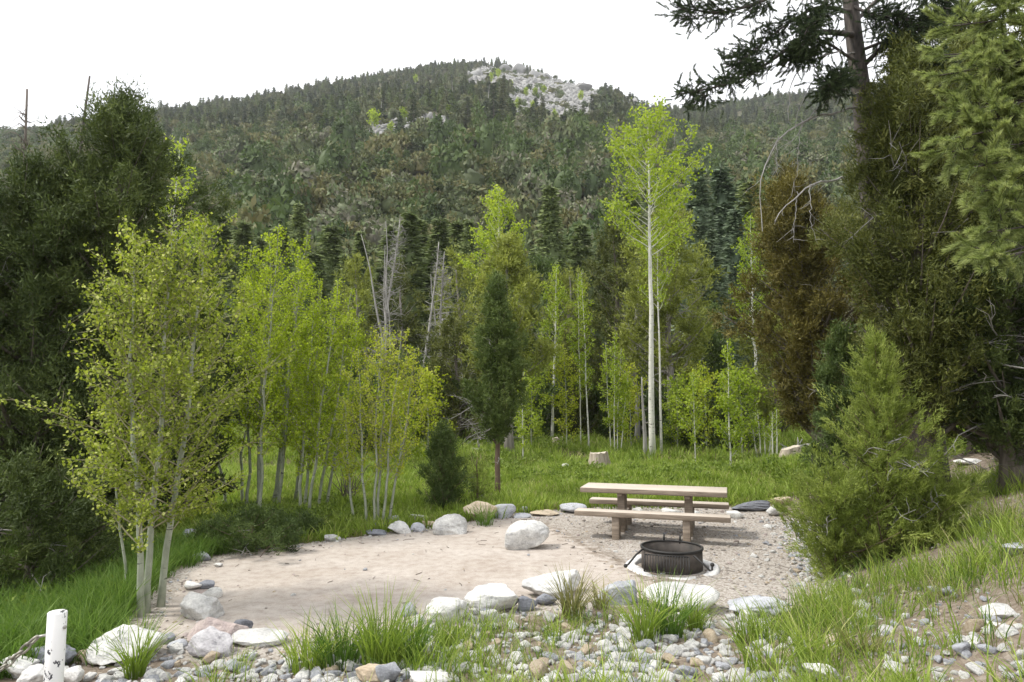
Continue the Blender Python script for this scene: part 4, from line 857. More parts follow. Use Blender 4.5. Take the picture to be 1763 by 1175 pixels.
for i, (a, b, c, ln, lab) in enumerate([(515, 889, 520, .02, 'left stem of the aspen group right of the middle one'), (524, 885, 500, .05, 'second stem of the right aspen group'), (532, 892, 484, .09, 'tallest stem of the right aspen group'), (545, 886, 496, .12, 'outer right stem of the right aspen group'), (560, 880, 540, .15, 'low outer stem of the right aspen group')]):
    asp(a, b, c, lab, 2030 + i, ln, .18, .75, 40, 2900, .046, 'aspen_mid', r0=.03, group='right aspen group')
for i, (a, b, c, ln, lab) in enumerate([(632, 910, 600, -.06, 'leftmost thin stem of the sparse yellow-green clump behind the pad'), (642, 912, 575, 0, 'second thin stem of the sparse yellow-green clump'), (650, 908, 560, .04, 'tallest stem of the sparse yellow-green clump'), (658, 910, 570, .10, 'right-leaning stem of the sparse yellow-green clump'), (668, 905, 600, .16, 'outermost right stem of the sparse yellow-green clump'), (610, 905, 690, -.1, 'short stem at the left of the sparse yellow-green clump')]):
    asp(a, b, c, lab, 2040 + i, ln, .22, .7, 30, 1200, .043, 'willow', r0=.024, group='sparse clump behind the pad', rise=1.3)
W_ = dict(bark='bark_white', leaf='aspen_far')
asp(1124, 796, 192, 'tall white-trunked aspen with a broad lime crown in the meadow', 2060, 0, .57, 2.5, 56, 7000, .105, rise=.55, r0=.125, sway=.02, **W_)
asp(1139, 783, 380, 'thinner white stem close behind the tall aspen', 2066, -.01, .6, 1.4, 30, 1500, .10, r0=.055, sway=.02, **W_)
asp(858, None, 322, 'lime-crowned aspen behind the yellow-green pinyon', 2061, 0, .45, 1.7, 44, 5200, .12, r0=.15, Y=31, sway=.015, **W_)
asp(950, 762, 455, 'white-trunked aspen left of the thin meadow aspens', 2062, .02, .4, 1.15, 36, 2400, .10, r0=.085, sway=.02, **W_)
asp(1014, 778, 465, 'very thin aspen pole in the meadow', 2063, -.03, .3, .55, 30, 900, .09, r0=.035, sway=.02, **W_)
asp(1000, 770, 470, 'thin leafy aspen behind the very thin pole', 2064, 0, .25, .8, 30, 1600, .09, r0=.03, sway=.02, **W_)
for i, (a, b, c, ln, lab) in enumerate([(1052, 783, 590, -.04, 'left stem of the small aspen clump in the meadow'), (1058, 785, 575, 0, 'tallest stem of the small aspen clump in the meadow'), (1063, 783, 600, .05, 'right stem of the small aspen clump in the meadow'), (1068, 784, 640, .1, 'short outer stem of the small aspen clump in the meadow')]):
    asp(a, b, c, lab, 2070 + i, ln, .2, .5, 22, 700, .085, r0=.022, group='small meadow aspens', bark='bark_white', leaf='aspen_far')
asp(1195, 745, 640, 'small lime sapling under the spreading pinyon', 2080, 0, .15, .8, 22, 1000, .09, r0=.02, name='aspen_sapling', Y=24, **W_)
asp(900, 752, 640, 'small lime sapling beside the slender juniper', 2081, 0, .15, .8, 22, 900, .09, r0=.02, name='aspen_sapling', Y=26, **W_)
asp(1300, None, 372, 'lime aspen half hidden behind the brown juniper', 2082, 0, .4, 1.5, 34, 2600, .13, r0=.1, Y=36, **W_)
asp(1255, None, 590, 'yellow-green sapling at the left side of the brown juniper', 2083, 0, .1, .7, 26, 1200, .09, r0=.03, name='aspen_sapling', Y=22, **W_)
asp(275, None, 235, 'lime aspen top showing above the tall left juniper', 2084, 0, .4, 1.0, 30, 1500, .11, r0=.08, Y=20, **W_)
asp(335, None, 372, 'lime aspen behind the right shoulder of the tall juniper', 2085, 0, .35, .9, 30, 1800, .09, r0=.06, Y=17, **W_)
asp(1600, None, 140, 'lime aspen showing through the dark olive junipers', 2086, 0, .3, 1.8, 40, 3000, .13, r0=.1, Y=20, **W_)
for i, (a, b, c) in enumerate([(1303, 788, 715), (1310, 790, 708), (1318, 787, 722), (1330, 790, 712), (1338, 788, 706), (1324, 788, 735)]):
    asp(a, b, c, 'short white sapling stem in the cluster before the far stump', 2090 + i, (-.1 + .04 * i), .4, .35, 12, 130, .07, r0=.03, name='aspen_sapling', group='white saplings by the far stump', **W_)
for i, (a, Y, c, m_, lab) in enumerate([(915, 30, 610, 'aspen_far', 'leafy lime shrub left of the white-trunked meadow aspen'), (975, 31, 600, 'willow', 'yellow-green shrub behind the thin meadow aspens'), (1085, 30, 630, 'willow', 'yellow-green shrub right of the small meadow aspens'), (1165, 29, 650, 'aspen_far', 'leafy lime shrub at the foot of the spreading pinyon'), (1215, 28, 630, 'willow', 'yellow-green shrub before the blue firs'), (740, 24, 640, 'willow', 'yellow-green shrub right of the sparse clump'), (690, 23, 660, 'aspen_mid', 'leafy green shrub behind the sparse clump'), (580, 21, 640, 'aspen_mid', 'leafy green shrub behind the right aspen group'), (1275, 25, 640, 'aspen_far', 'leafy lime shrub under the brown juniper')]):
    asp(a, None, c, lab, 2110 + i, 0, .06, 1.15, 34, 1700, .10, m_, 'bark_aspen', .03, Y, 'leafy shrubs along the meadow edge', 'leafy_shrub')
p = hit(1110, 792); plant('dead_tree', 'bare grey leaning trunk beside the tall white aspen', 'dead tree', snag(2100, height(p, 640), .1, 6, .4), p)

# ================================================================== boulders, one by one: pixel box, material, label
BOULD = [
 (870, 898, 947, 953, 'rock_white', 'big rounded grey-white boulder standing alone on the dirt pad'),
 (746, 886, 803, 925, 'rock_white', 'blocky pale boulder with a sloping right side at the far pad edge'),
 (668, 899, 708, 922, 'rock_white', 'low white rock left of the blocky pale boulder'),
 (707, 900, 731, 918, 'rock_grey', 'small grey rock wedged between two white rocks at the far edge'),
 (630, 912, 665, 924, 'rock_slate', 'flat dark slate rock at the far left pad edge'),
 (644, 900, 665, 917, 'rock_slate', 'small upright dark rock behind the flat slate rock'),
 (663, 888, 690, 905, 'rock_grey', 'mossy grey rock half in the grass behind the low white rock'),
 (700, 886, 736, 902, 'rock_white', 'slanting white rock left behind the blocky boulder'),
 (726, 898, 750, 910, 'rock_tan', 'flat pale tan rock touching the blocky boulder'),
 (798, 864, 854, 899, 'rock_tan', 'rounded tan-grey boulder with grass growing before it'),
 (846, 868, 888, 896, 'rock_grey', 'grey-white boulder right of the rounded tan one'),
 (884, 884, 914, 893, 'rock_grey', 'flat grey rock at the right of the grey-white boulder'),
 (894, 872, 910, 885, 'rock_grey', 'tiny upright grey rock at the grass edge'),
 (912, 879, 962, 890, 'rock_tan', 'flat tan slab at the far pad edge'),
 (965, 866, 1010, 887, 'rock_grey', 'long grey-white rock left of the picnic table bench'),
 (1258, 862, 1322, 884, 'rock_slate', 'long dark jagged slab right behind the picnic table'),
 (1322, 858, 1364, 873, 'rock_tan', 'smooth orange-tan rock at the right end of the far edge'),
 (1250, 880, 1281, 895, 'rock_white', 'white rock just right of the picnic bench end'),
 (1320, 870, 1348, 892, 'rock_white', 'pale rough rock below the orange-tan rock'),
 (1140, 876, 1172, 888, 'rock_white', 'white block seen under the picnic bench'),
 (1185, 880, 1205, 889, 'rock_white', 'small white rock seen between the right table legs'),
 (1088, 874, 1106, 884, 'rock_white', 'small white rock seen under the left of the bench'),
 (735, 1032, 808, 1080, 'rock_white', 'bright white rock at the left end of the near row'),
 (800, 1009, 891, 1062, 'rock_white', 'big white rock with a dark right side in the near row'),
 (900, 988, 1004, 1036, 'rock_white', 'brightest broad white rock behind the seeding grass'),
 (892, 1028, 926, 1056, 'rock_slate', 'dark grey stone leaning under the brightest rock'),
 (922, 1024, 958, 1046, 'rock_slate', 'slate chunk below the brightest white rock'),
 (828, 1049, 856, 1068, 'rock_slate', 'small dark slate stone in front of the big white rock'),
 (1028, 1003, 1098, 1047, 'rock_grey', 'blue-grey rock between the two near grass tufts'),
 (1112, 1010, 1235, 1064, 'rock_white', 'long white rock behind the big green grass tuft'),
 (1254, 1030, 1350, 1069, 'rock_grey', 'blue-grey boulder at the right end of the near row'),
 (1330, 1050, 1366, 1070, 'rock_grey', 'small grey stone against the right blue-grey boulder'),
 (313, 1024, 381, 1076, 'rock_white', 'rounded white-grey rock left of the pad corner'),
 (322, 1068, 416, 1117, 'rock_pink', 'smooth pinkish rock below the rounded white-grey one'),
 (322, 1088, 398, 1140, 'rock_purple', 'rough purple-grey rock leaning on the pinkish rock'),
 (390, 1085, 494, 1118, 'rock_white', 'long low white rock right of the pinkish rock'),
 (402, 1068, 432, 1091, 'rock_slate', 'dark grey stone on the pad behind the long low white rock'),
 (165, 1086, 284, 1152, 'rock_white', 'big white rock beside the white post'),
 (314, 1003, 346, 1019, 'rock_white', 'small white rock topping the left row'),
 (340, 1001, 370, 1017, 'rock_slate', 'small grey rock topping the left row'),
 (332, 1017, 362, 1030, 'rock_pink', 'small pinkish rock in the left row'),
 (350, 1013, 382, 1034, 'rock_white', 'small pale rock above the rounded white-grey one'),
 (0, 1133, 58, 1176, 'rock_white', 'white rock at the bottom left corner under the chain'),
 (55, 1116, 120, 1164, 'rock_slate', 'dark grey rock behind the white post'),
 (28, 1152, 84, 1190, 'rock_white', 'pale rock left of the foot of the white post'),
 (130, 1123, 172, 1148, 'rock_tan', 'yellowish stone right of the white post'),
 (112, 1116, 162, 1130, 'rock_tan', 'flat tan stone behind the white post'),
 (106, 1153, 142, 1184, 'rock_white', 'white stone at the right foot of the white post'),
 (280, 1092, 300, 1112, 'rock_grey', 'small grey stone right of the big white rock'),
 (290, 1105, 322, 1120, 'rock_grey', 'flat grey stone between the big white and pinkish rocks'),
 (612, 1148, 666, 1190, 'rock_tan', 'orange-tan rock at the bottom edge below the tall grass'),
 (648, 1147, 690, 1185, 'rock_grey', 'round grey rock right of the orange-tan one'),
 (705, 1160, 778, 1192, 'rock_white', 'broad white rock at the bottom edge'),
 (1663, 1070, 1726, 1088, 'rock_white', 'flat white rock on the right bank below the block'),
 (1695, 1044, 1749, 1073, 'rock_white', 'white block on the right bank'),
 (1664, 894, 1726, 915, 'rock_slate', 'dark grey slab in the grass on the right bank'),
 (1728, 938, 1775, 960, 'rock_grey', 'grey rock at the right edge of the bank'),
 (1388, 1148, 1450, 1184, 'rock_white', 'white rock in the grass at the bottom right'),
 (1468, 1036, 1494, 1051, 'rock_white', 'small white stone under the feathery shrub'),
 (1420, 1026, 1442, 1040, 'rock_white', 'small white stone left of the one under the shrub'),
 (1640, 1110, 1670, 1135, 'rock_grey', 'small grey stone alone on the right bank'),
 (435, 937, 449, 950, 'rock_slate', 'small slate stone on the left pad edge'),
 (488, 927, 504, 940, 'rock_tan', 'small tan stone on the far left pad edge'),
 (560, 920, 586, 934, 'rock_white', 'small white stone at the far left pad edge'),
 (304, 912, 345, 944, 'rock_grey', 'grey-white rock in the shade behind the near aspens'),
 (326, 950, 362, 970, 'rock_grey', 'low grey rock between the near aspens and the pad'),
 (322, 903, 338, 916, 'rock_white', 'white stone behind the near aspens'),
 (368, 970, 382, 978, 'rock_white', 'tiny white stone on the left pad edge'),
 (960, 796, 990, 814, 'rock_white', 'pale pointed wood chunk lying left of the meadow stump'),
 (1710, 784, 1760, 798, 'rock_white', 'white stones lying far right beyond the bank'),
 (1640, 792, 1690, 803, 'rock_white', 'white rock beyond the bank left of the far white stones'),
 (1680, 850, 1700, 862, 'rock_tan', 'pale stone at the top of the right bank'),
 (1555, 876, 1590, 890, 'rock_white', 'pale rock half hidden in the young juniper')]
for i, (x0, y0, x1, y1, mt, lab) in enumerate(BOULD):
    cx = (x0 + x1) / 2; p = hit(cx, y1 - .10 * (y1 - y0)); k = p[1] / F0; a = (x1 - x0) / 2 * k * 1.04; H_ = (y1 - y0) / 2 * k
    al = math.atan2(CAMZ - p[2], p[1]); b = a * random.uniform(.6, .85); c2 = H_ ** 2 - (b * math.sin(al)) ** 2; c = max(.45 * H_, math.sqrt(max(c2, 0)) / math.cos(al)) * .97
    r = np.random.default_rng(3000 + i); y = p[1] + b * .75; x = p[0] * y / p[1]
    big = (x1 - x0) > 45
    me = rock_mesh(3000 + i, (a, b, c), mt, ICO4 if big else ICO3, cuts=(13 if i > 1 else 4), boxy=(.85 if i > 1 else .62))
    o = ob('boulder', me, None, (x, y, T(x, y) + c * .66), (0, 0, r.normal() * .12)); setp(o, lab, 'rock')

# small stones: single objects for the larger ones
stone_me = {m_: [rock_mesh(3200 + 10 * q + i, (1, .8, .62), m_, ICO2, cuts=18, rough=.02, sharp=1.0) for i in range(4)] for q, m_ in enumerate(('rock_white', 'rock_grey', 'rock_tan', 'rock_pink', 'rock_slate'))}
r = np.random.default_rng(61); placed = []
MARKS = [(770, 1060, 'below the bright white rock'), (845, 1075, 'below the big white rock'), (950, 1080, 'below the brightest rock'), (1050, 1080, 'below the blue-grey rock'), (1130, 1130, 'below the big green tuft'), (1200, 1120, 'below the long white rock'), (1300, 1085, 'below the right blue-grey boulder'),
         (740, 1165, 'near the broad white rock'), (900, 1160, 'along the bottom edge left of centre'), (1040, 1160, 'along the bottom edge at centre'), (1180, 1165, 'along the bottom edge right of centre'), (1310, 1160, 'by the broad loose tuft'),
         (130, 1150, 'by the white post'), (225, 1160, 'below the big white rock by the post'), (360, 1150, 'below the purple-grey rock'), (450, 1130, 'below the long low white rock'), (550, 1160, 'under the tall foreground grass'),
         (1265, 885, 'beside the picnic bench end'), (1335, 895, 'below the orange-tan rock'), (1330, 960, 'right of the fire ring'), (1400, 990, 'by the low feathery shrub'), (1480, 1050, 'under the feathery shrub'), (1420, 1150, 'near the lower right white rock'), (1560, 1140, 'low on the bank'), (1700, 1060, 'by the white block'), (1650, 1130, 'by the lone grey stone'), (1600, 1040, 'high on the bank')]
def stones(n, box, smin, smax, lab, grp, cond=None):
    k = 0; tries = 0
    while k < n and tries < n * 30:
        tries += 1; px = r.uniform(box[0], box[2]); py = r.uniform(box[1], box[3])
        if cond and not cond(px, py): continue
        p = hit(px, py); s = smin + (smax - smin) * r.uniform() ** 2.2
        if any((p[0] - a) ** 2 + (p[1] - b) ** 2 < (.8 * (s + c)) ** 2 for a, b, c in placed): continue
        placed.append((p[0], p[1], s)); m_ = r.choice(['rock_white', 'rock_white', 'rock_white', 'rock_white', 'rock_white', 'rock_tan', 'rock_grey', 'rock_grey'])
        o = ob('stone', stone_me[m_][r.integers(0, 4)], None, (p[0], p[1], p[2] + s * .28), (r.normal() * .25, r.normal() * .25, r.uniform(0, 6.28)), (s, s * r.uniform(.7, 1.1), s * r.uniform(.7, 1.1)))
        cn = {'rock_white': 'white', 'rock_grey': 'blue-grey', 'rock_tan': 'tan', 'rock_pink': 'pinkish'}[str(m_)]; sn = 'small' if s < .06 else 'fist-sized' if s < .085 else 'large'
        mk = [q for q in MARKS if box[0] - 60 <= q[0] <= box[2] + 60]; q = min(mk, key=lambda q: (q[0] - px) ** 2 + (q[1] - py) ** 2)
        setp(o, '%s %s stone %s %s' % (sn, cn, lab, q[2]), 'stone', grp); k += 1
stones(230, (690, 1056, 1340, 1175), .035, .12, 'in the rocky strip', 'stones in the rocky strip')
stones(56, (110, 1120, 620, 1175), .025, .085, 'on the ground', 'stones at the bottom left')
stones(34, (1290, 885, 1400, 1000), .025, .075, 'on the gravel edge', 'stones along the right gravel edge', lambda a, b: a > 1290 + (b - 885) * .1)
stones(70, (1330, 1010, 1763, 1175), .025, .085, 'on the right bank', 'stones on the right bank')

# gravel: uncountable pebbles
S['pebble'] = source_set('pebble', [rock_mesh(3300 + i, (1, .8, .55), m_, ICO2, cuts=8, rough=.0) for i, m_ in enumerate(('pebble', 'pebble', 'rock_white', 'rock_tan', 'pebble', 'rock_grey', 'rock_pink'))])
def gravel(name, n, dens, smin, smax, seed, lab, xr=(-5.5, 7), yr=(3.6, 14.5)):
    r = np.random.default_rng(seed); x = r.uniform(*xr, n); y = r.uniform(*yr, n); k = (r.uniform(size=n) < dens(x, y)) & (np.abs(x) < .8 * y + .5); x, y = x[k], y[k]; n = len(x); z = terrain(x, y)
    s = smin + (smax - smin) * r.uniform(size=n) ** 3
    o = scatter(name, S['pebble'], points_mesh(name, np.stack([x, y, z + s * .15], 1), np.stack([r.normal(size=n) * .3, r.normal(size=n) * .3, r.uniform(0, 6.28, n)], 1), s, 7)); setp(o, lab, 'gravel', kind='stuff')
def d_gravel(x, y):
    sd = pad_sd(x, y); edge = np.exp(-(sd / .3) ** 2); right = sstep(.4, 3.5, x + .35 * (y - 9)) * (sd < .3); front = (1 - sstep(6.0, 7.4, y)) * (x < 4) * (sd > -.1)
    bank = .25 * (sd > 0) * (x > 1.5) * (y < 12)
    return np.clip(.75 * edge * (vnoise(x * 2, y * 2, 8) + .75) + .5 * right + .55 * front * (vnoise(x * 1.5, y * 1.5, 7) + .7) + bank + .012, 0, 1)
gravel('gravel', 30000, d_gravel, .005, .021, 71, 'loose gravel over the pad edges and stony foreground')
gravel('pebbles', 5000, d_gravel, .018, .042, 72, 'loose larger pebbles along the pad edges and foreground')
S['cobble'] = source_set('cobble', [rock_mesh(3350 + i, (1, .8, .55), m_, ICO2, cuts=18, rough=.0, sharp=1.0) for i, m_ in enumerate(('rock_white', 'rock_white', 'rock_white', 'rock_grey', 'rock_white', 'rock_white', 'rock_grey'))])
S['pebble'], _pb = S['cobble'], S['pebble']
gravel('cobbles', 7500, lambda x, y: np.clip(sstep(.1, .3, pad_sd(x, y)) * (1 - sstep(6.6, 7.6, y)) * (.55 + 1.1 * fbm(x * 1.2, y * 1.2, 41, 2)) * (1 - .8 * sstep(1.6, 2.6, x)), .0, 1), .02, .075, 73, 'pale cobbles filling the rocky foreground strip', (-3.4, 3.4), (3.9, 7.6))
gravel('edge_cobbles', 3000, lambda x, y: np.exp(-((pad_sd(x, y) - .05) / .28) ** 2) * sstep(3.2, 4.2, x) * (y < 13), .015, .06, 74, 'white cobbles strewn along the right gravel edge', (3, 6), (8, 13.5))
S['pebble'] = _pb

# ================================================================== picnic table
PH = R_(17.3); fl = at_y(998, 837, 11.9); Lg = 2.42
tl = np.array([math.cos(PH), -math.sin(PH)]); tw_ = np.array([math.sin(PH), math.cos(PH)])
ctr = np.array([fl[0], fl[1]]) + tl * Lg / 2 + tw_ * .38
M['table'] = None
def table_mat():
    m, N, L, B, out = newmat('weathered_painted_wood')
    t = tex(N, L, 'noise', 5, 8, stretch=(.6, 6, 6), rough=.65); r1 = ramp(N, [(.3, (.14, .108, .08)), (.55, (.255, .205, .158)), (.8, (.39, .325, .26))]); L.new(t.outputs['Fac'], r1.inputs['Fac'])
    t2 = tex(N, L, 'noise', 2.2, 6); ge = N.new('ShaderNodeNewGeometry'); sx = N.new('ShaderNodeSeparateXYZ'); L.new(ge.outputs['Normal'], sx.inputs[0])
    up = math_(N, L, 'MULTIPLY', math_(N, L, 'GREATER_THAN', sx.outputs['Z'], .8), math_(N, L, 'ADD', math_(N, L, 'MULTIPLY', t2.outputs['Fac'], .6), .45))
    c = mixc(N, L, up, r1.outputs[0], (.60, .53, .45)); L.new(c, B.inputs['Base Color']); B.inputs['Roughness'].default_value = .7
    bump(N, L, t.outputs['Fac'], B, .25, .006); return m
M['table'] = table_mat()
def boxob(name, parent, c, h, mat, bw=.012, rz=0):
    mb = MB(); mb.box((0, 0, 0), h); o = ob(name, mb.mesh(name, M[mat]), parent, c, (0, 0, rz)); return bevel(o, bw)
tb = thing('picnic_table', 'brown picnic table with attached benches on the gravel pad', 'picnic table', (ctr[0], ctr[1], 0), -PH)
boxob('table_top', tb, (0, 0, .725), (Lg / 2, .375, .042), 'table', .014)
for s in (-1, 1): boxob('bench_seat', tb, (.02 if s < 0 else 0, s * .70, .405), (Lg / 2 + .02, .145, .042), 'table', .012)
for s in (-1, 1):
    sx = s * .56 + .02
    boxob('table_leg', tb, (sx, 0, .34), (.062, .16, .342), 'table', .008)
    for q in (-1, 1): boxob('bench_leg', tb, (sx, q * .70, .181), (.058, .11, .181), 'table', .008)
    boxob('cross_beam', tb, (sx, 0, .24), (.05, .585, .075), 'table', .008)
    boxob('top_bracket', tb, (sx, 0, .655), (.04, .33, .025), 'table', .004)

# ================================================================== fire ring
M['black_steel'] = plainmat('black_steel', (.010, .010, .010), (.022, .02, .018), 30, .6, .2, .0)
M['rusty_steel'] = plainmat('sooty_rust', (.03, .027, .024), (.10, .082, .07), 6, .75, .2, .0)
M['concrete'] = plainmat('pale_concrete', (.52, .51, .50), (.72, .71, .69), 30, .9, .4)
fc = hit(1157, 978); fr = .402; fh = .275
ap = MB(); n = 48
for (a0, a1, z0, z1) in ((.48, .62, .016, .02),):
    an = np.arange(n) * 2 * math.pi / n; w1 = 1 + .03 * np.sin(an * 3 + 1) + .02 * np.sin(an * 7)
    tilt = lambda v: v + np.stack([0 * v[:, 0], 0 * v[:, 0], .05 * v[:, 1] + .04 * np.abs(v[:, 0]) - .012 * np.sin(np.arctan2(v[:, 1], v[:, 0]) * 5)], 1)
    rings = [(a0, -.05), (a0, z0), (a0 + .02, z0 + .008), (a1 - .03, z0 + .004), (a1, z0 - .02), (a1 + .01, -.08)]
    V = np.vstack([tilt(np.stack([np.cos(an) * q * w1, np.sin(an) * q * w1, np.full(n, zz)], 1)) for q, zz in rings])
    Q = [(k * n + i, k * n + (i + 1) % n, (k + 1) * n + (i + 1) % n, (k + 1) * n + i) for k in range(5) for i in range(n)]
    ap.add(V, Q)
setp(ob('concrete_collar', ap.mesh('concrete_collar', M['concrete'], True), None, (fc[0], fc[1], fc[2] - .008)), 'pale concrete collar set in the gravel around the fire ring', 'concrete ring')
t = thing('fire_ring', 'black steel campfire ring with a hinged grate', 'fire ring', fc, -.30)
def ring_part(name, rings, mat, n=56):
    an = np.arange(n) * 2 * math.pi / n; V = np.vstack([np.stack([np.cos(an) * q, np.sin(an) * q, np.full(n, zz)], 1) for q, zz in rings]); m_ = len(rings)
    Q = [(k * n + i, k * n + (i + 1) % n, ((k + 1) % m_) * n + (i + 1) % n, ((k + 1) % m_) * n + i) for k in range(m_) for i in range(n)]
    return ob(name, MB().add(V, Q).mesh(name, M[mat], True), t)
ring_part('ring_wall', [(fr, -.03), (fr, fh), (fr - .008, fh), (fr - .008, -.03)], 'rusty_steel')
ring_part('rim', [(fr + .012, fh - .02), (fr + .014, fh + .008), (fr - .016, fh + .008), (fr - .016, fh - .004), (fr + .001, fh - .004), (fr + .001, fh - .02)], 'black_steel')
an = np.arange(24) * 2 * math.pi / 24
ash = MB(); ash.add(np.vstack([np.stack([np.cos(an) * .393, np.sin(an) * .393, np.full(24, .05)], 1), [[0, 0, .09]]]), None, [(i, (i + 1) % 24, 24) for i in range(24)])
M['ash'] = plainmat('ash', (.05, .05, .05), (.2, .19, .18), 25, .95, .5); ob('ash_bed', ash.mesh('ash_bed', M['ash'], True), t)
g0, g1 = np.array([0, -.425, .24]), np.array([0, -.525, .05]); gd = g1 - g0
def bar(name, a, b, rad=.006, parent=t, mat='black_steel', n=6): return ob(name, MB().tube([a, b] if len(np.shape(a)) == 1 else a, rad, n).mesh(name, M[mat], True), parent)
gx = -.02
grate = bar('grate', g0 + [gx - .29, 0, 0], g0 + [gx + .27, 0, 0], .009)
bar('grate_bar', g1 + [gx - .29, 0, 0], g1 + [gx + .27, 0, 0], .008, grate)
for i in range(17):
    xx = gx - .29 + .56 * i / 16; bar('grate_bar', g0 + [xx, -.006, 0], g1 + [xx, -.006, 0], .010 if i in (0, 16) else .0065, grate)
for s in (-1, 1):
    P = np.array([(s * .36, -.22, fh - .01), (s * .44, -.30, .20), (s * .535, -.37, .085), (s * .565, -.39, .07)] if s < 0 else [(s * .30, -.34, fh - .03), (s * .42, -.40, .16), (s * .50, -.42, .09), (s * .525, -.42, .10), (s * .53, -.42, .165)])
    h_ = ob('handle', MB().tube(P, .0135, 7).mesh('handle', M['black_steel'], True), t)
    ob('knob', MB().add(ICO2[0] * .027 + P[-1], None, ICO2[1]).mesh('knob', M['black_steel'], True), h_)
for xx in (-.135, .085): bar('prong', (xx, .395, fh - .03), (xx + .005, .385, fh + .085), .014)

# ================================================================== post and chain
def post_mat():
    m, N, L, B, out = newmat('chipped_white_paint')
    t = tex(N, L, 'noise', 14, 5, stretch=(1, 1, .75), rough=.7); r1 = ramp(N, [(.60, 0.0), (.615, 1.0)]); L.new(t.outputs['Fac'], r1.inputs['Fac'])
    t2 = tex(N, L, 'noise', 3, 4); r2 = ramp(N, [(.3, (.70, .70, .69)), (.7, (.84, .84, .82))]); L.new(t2.outputs['Fac'], r2.inputs['Fac'])
    L.new(mixc(N, L, r1.outputs[0], r2.outputs[0], (.05, .05, .06)), B.inputs['Base Color']); B.inputs['Roughness'].default_value = .45
    bump(N, L, math_(N, L, 'SUBTRACT', 1.0, r1.outputs[0]), B, .3, .004); return m
M['post'] = post_mat()
M['steel'] = plainmat('galvanised_steel', (.30, .29, .27), (.50, .49, .46), 30, .5, .2, .7)
M['chain'] = plainmat('worn_chain', (.13, .125, .105), (.38, .36, .30), 22, .55, .3, .5)
PY = 4.3; tp = at_y(98, 1053, PY); pz = T(tp[0], PY)
t = thing('white_post', 'white painted post with chipped paint at the bottom left', 'post', (tp[0], PY, pz))
hp = tp[2] - pz
pm_ = MB(); pm_.tube([(0, 0, -.3), (0, 0, hp * .45), (.004, 0, hp * .5), (.004, 0, hp - .006), (.004, 0, hp)], [.060, .060, .0525, .0525, .048], 28)
ob('shaft', pm_.mesh('post_shaft', M['post'], True), t)
bolt = ob('eye_bolt', MB().tube([(-.045, -.01, hp - .135), (-.10, -.02, hp - .145)], .008, 8).mesh('eye_bolt', M['steel'], True), t)
ob('nut', MB().tube([(.05, -.01, hp - .09), (.066, -.01, hp - .09)], .010, 6).mesh('nut', M['steel']), t)
# chain of single links hanging to the next post out of frame
c0 = np.array([tp[0] - .10, PY - .02, pz + hp - .145]); c1 = c0 + np.array([-1.45, -.2, -.06])
links = 36; s_ = np.linspace(0, 1, links + 1); CP = c0 + np.outer(s_, c1 - c0); CP[:, 2] -= .42 * 4 * s_ * (1 - s_) * .9
def link_mesh():
    a = np.linspace(0, 2 * math.pi, 17)[:-1]; P = np.stack([np.cos(a) * .036 + np.sign(np.cos(a)) * .006, np.sin(a) * .022, 0 * a], 1); P = np.vstack([P, P[:1]]); n = 6; V = []
    for i in range(16):
        tg = P[(i + 1) % 16] - P[i - 1 if i else 15]; tg /= np.linalg.norm(tg); nr = np.array([tg[1], -tg[0], 0]); V.append([P[i] + .0088 * (math.cos(q) * nr + math.sin(q) * np.array([0, 0, 1])) for q in np.arange(n) * 2 * math.pi / n])
    V = np.array(V).reshape(-1, 3); Q = [(i * n + j, i * n + (j + 1) % n, ((i + 1) % 16) * n + (j + 1) % n, ((i + 1) % 16) * n + j) for i in range(16) for j in range(n)]
    return MB().add(V, Q).mesh('chain_link', M['chain'], True)
lm = link_mesh()
ch = thing('chain', 'worn steel chain hanging from the white post to the left', 'chain', c0)
step = np.linalg.norm(np.diff(CP, axis=0), axis=1)[0]
for i in range(links):
    d = Vector(CP[i + 1] - CP[i]); q = d.to_track_quat('X', 'Z'); o = ob('link', lm, ch, (CP[i] + CP[i + 1]) / 2 - c0); sc1 = d.length / .066
    o.rotation_euler = (q @ Matrix.Rotation(R_(90 * (i % 2) + 20), 3, 'X').to_quaternion()).to_euler(); o.scale = (sc1,) * 3 if sc1 < 1.2 else (1, 1, 1)

# ================================================================== stumps, logs
def stump(px, py, wpx, hpx, lab, seed, slant=.1):
    p = hit(px, py); k = p[1] / F0; R = wpx * k / 2; H_ = hpx * k; r = np.random.default_rng(seed); n = 26; an = np.arange(n) * 2 * math.pi / n; lob = 1 + .09 * np.sin(an * 3 + seed) + .06 * np.sin(an * 5) + .03 * r.normal(size=n)
    V = []; zs = [(-.1, 1.5), (.02, 1.22), (.3, 1.02), (.7, .9), (1.0, .84)]
    for z_, q in zs: V.append(np.stack([np.cos(an) * R * q * (1 + (lob - 1) * (2 - z_)), np.sin(an) * R * q * (1 + (lob - 1) * (2 - z_)), H_ * z_ + (z_ == 1.0) * (np.cos(an) * slant * H_ + r.normal(size=n) * .03 * H_)], 1))
    V.append(np.array([[0, 0, H_ * .98]])); V = np.vstack(V)
    Q = [(k_ * n + i, k_ * n + (i + 1) % n, (k_ + 1) * n + (i + 1) % n, (k_ + 1) * n + i) for k_ in range(4) for i in range(n)]
    t = thing('tree_stump', lab, 'stump', p); ob('stump_body', MB().add(V, Q).mesh('stump_body', M['stump'], True), t)
    top = MB(); top.add(np.vstack([V[4 * n:5 * n] * [.985, .985, 1] + [0, 0, .004], [[0, 0, H_ + .004]]]), None, [(i, (i + 1) % n, n) for i in range(n)]); ob('cut_face', top.mesh('cut_face', M['cut'], False), t)
M['cut'] = plainmat('cut_wood', (.36, .30, .23), (.62, .56, .46), 18, .9, .4)
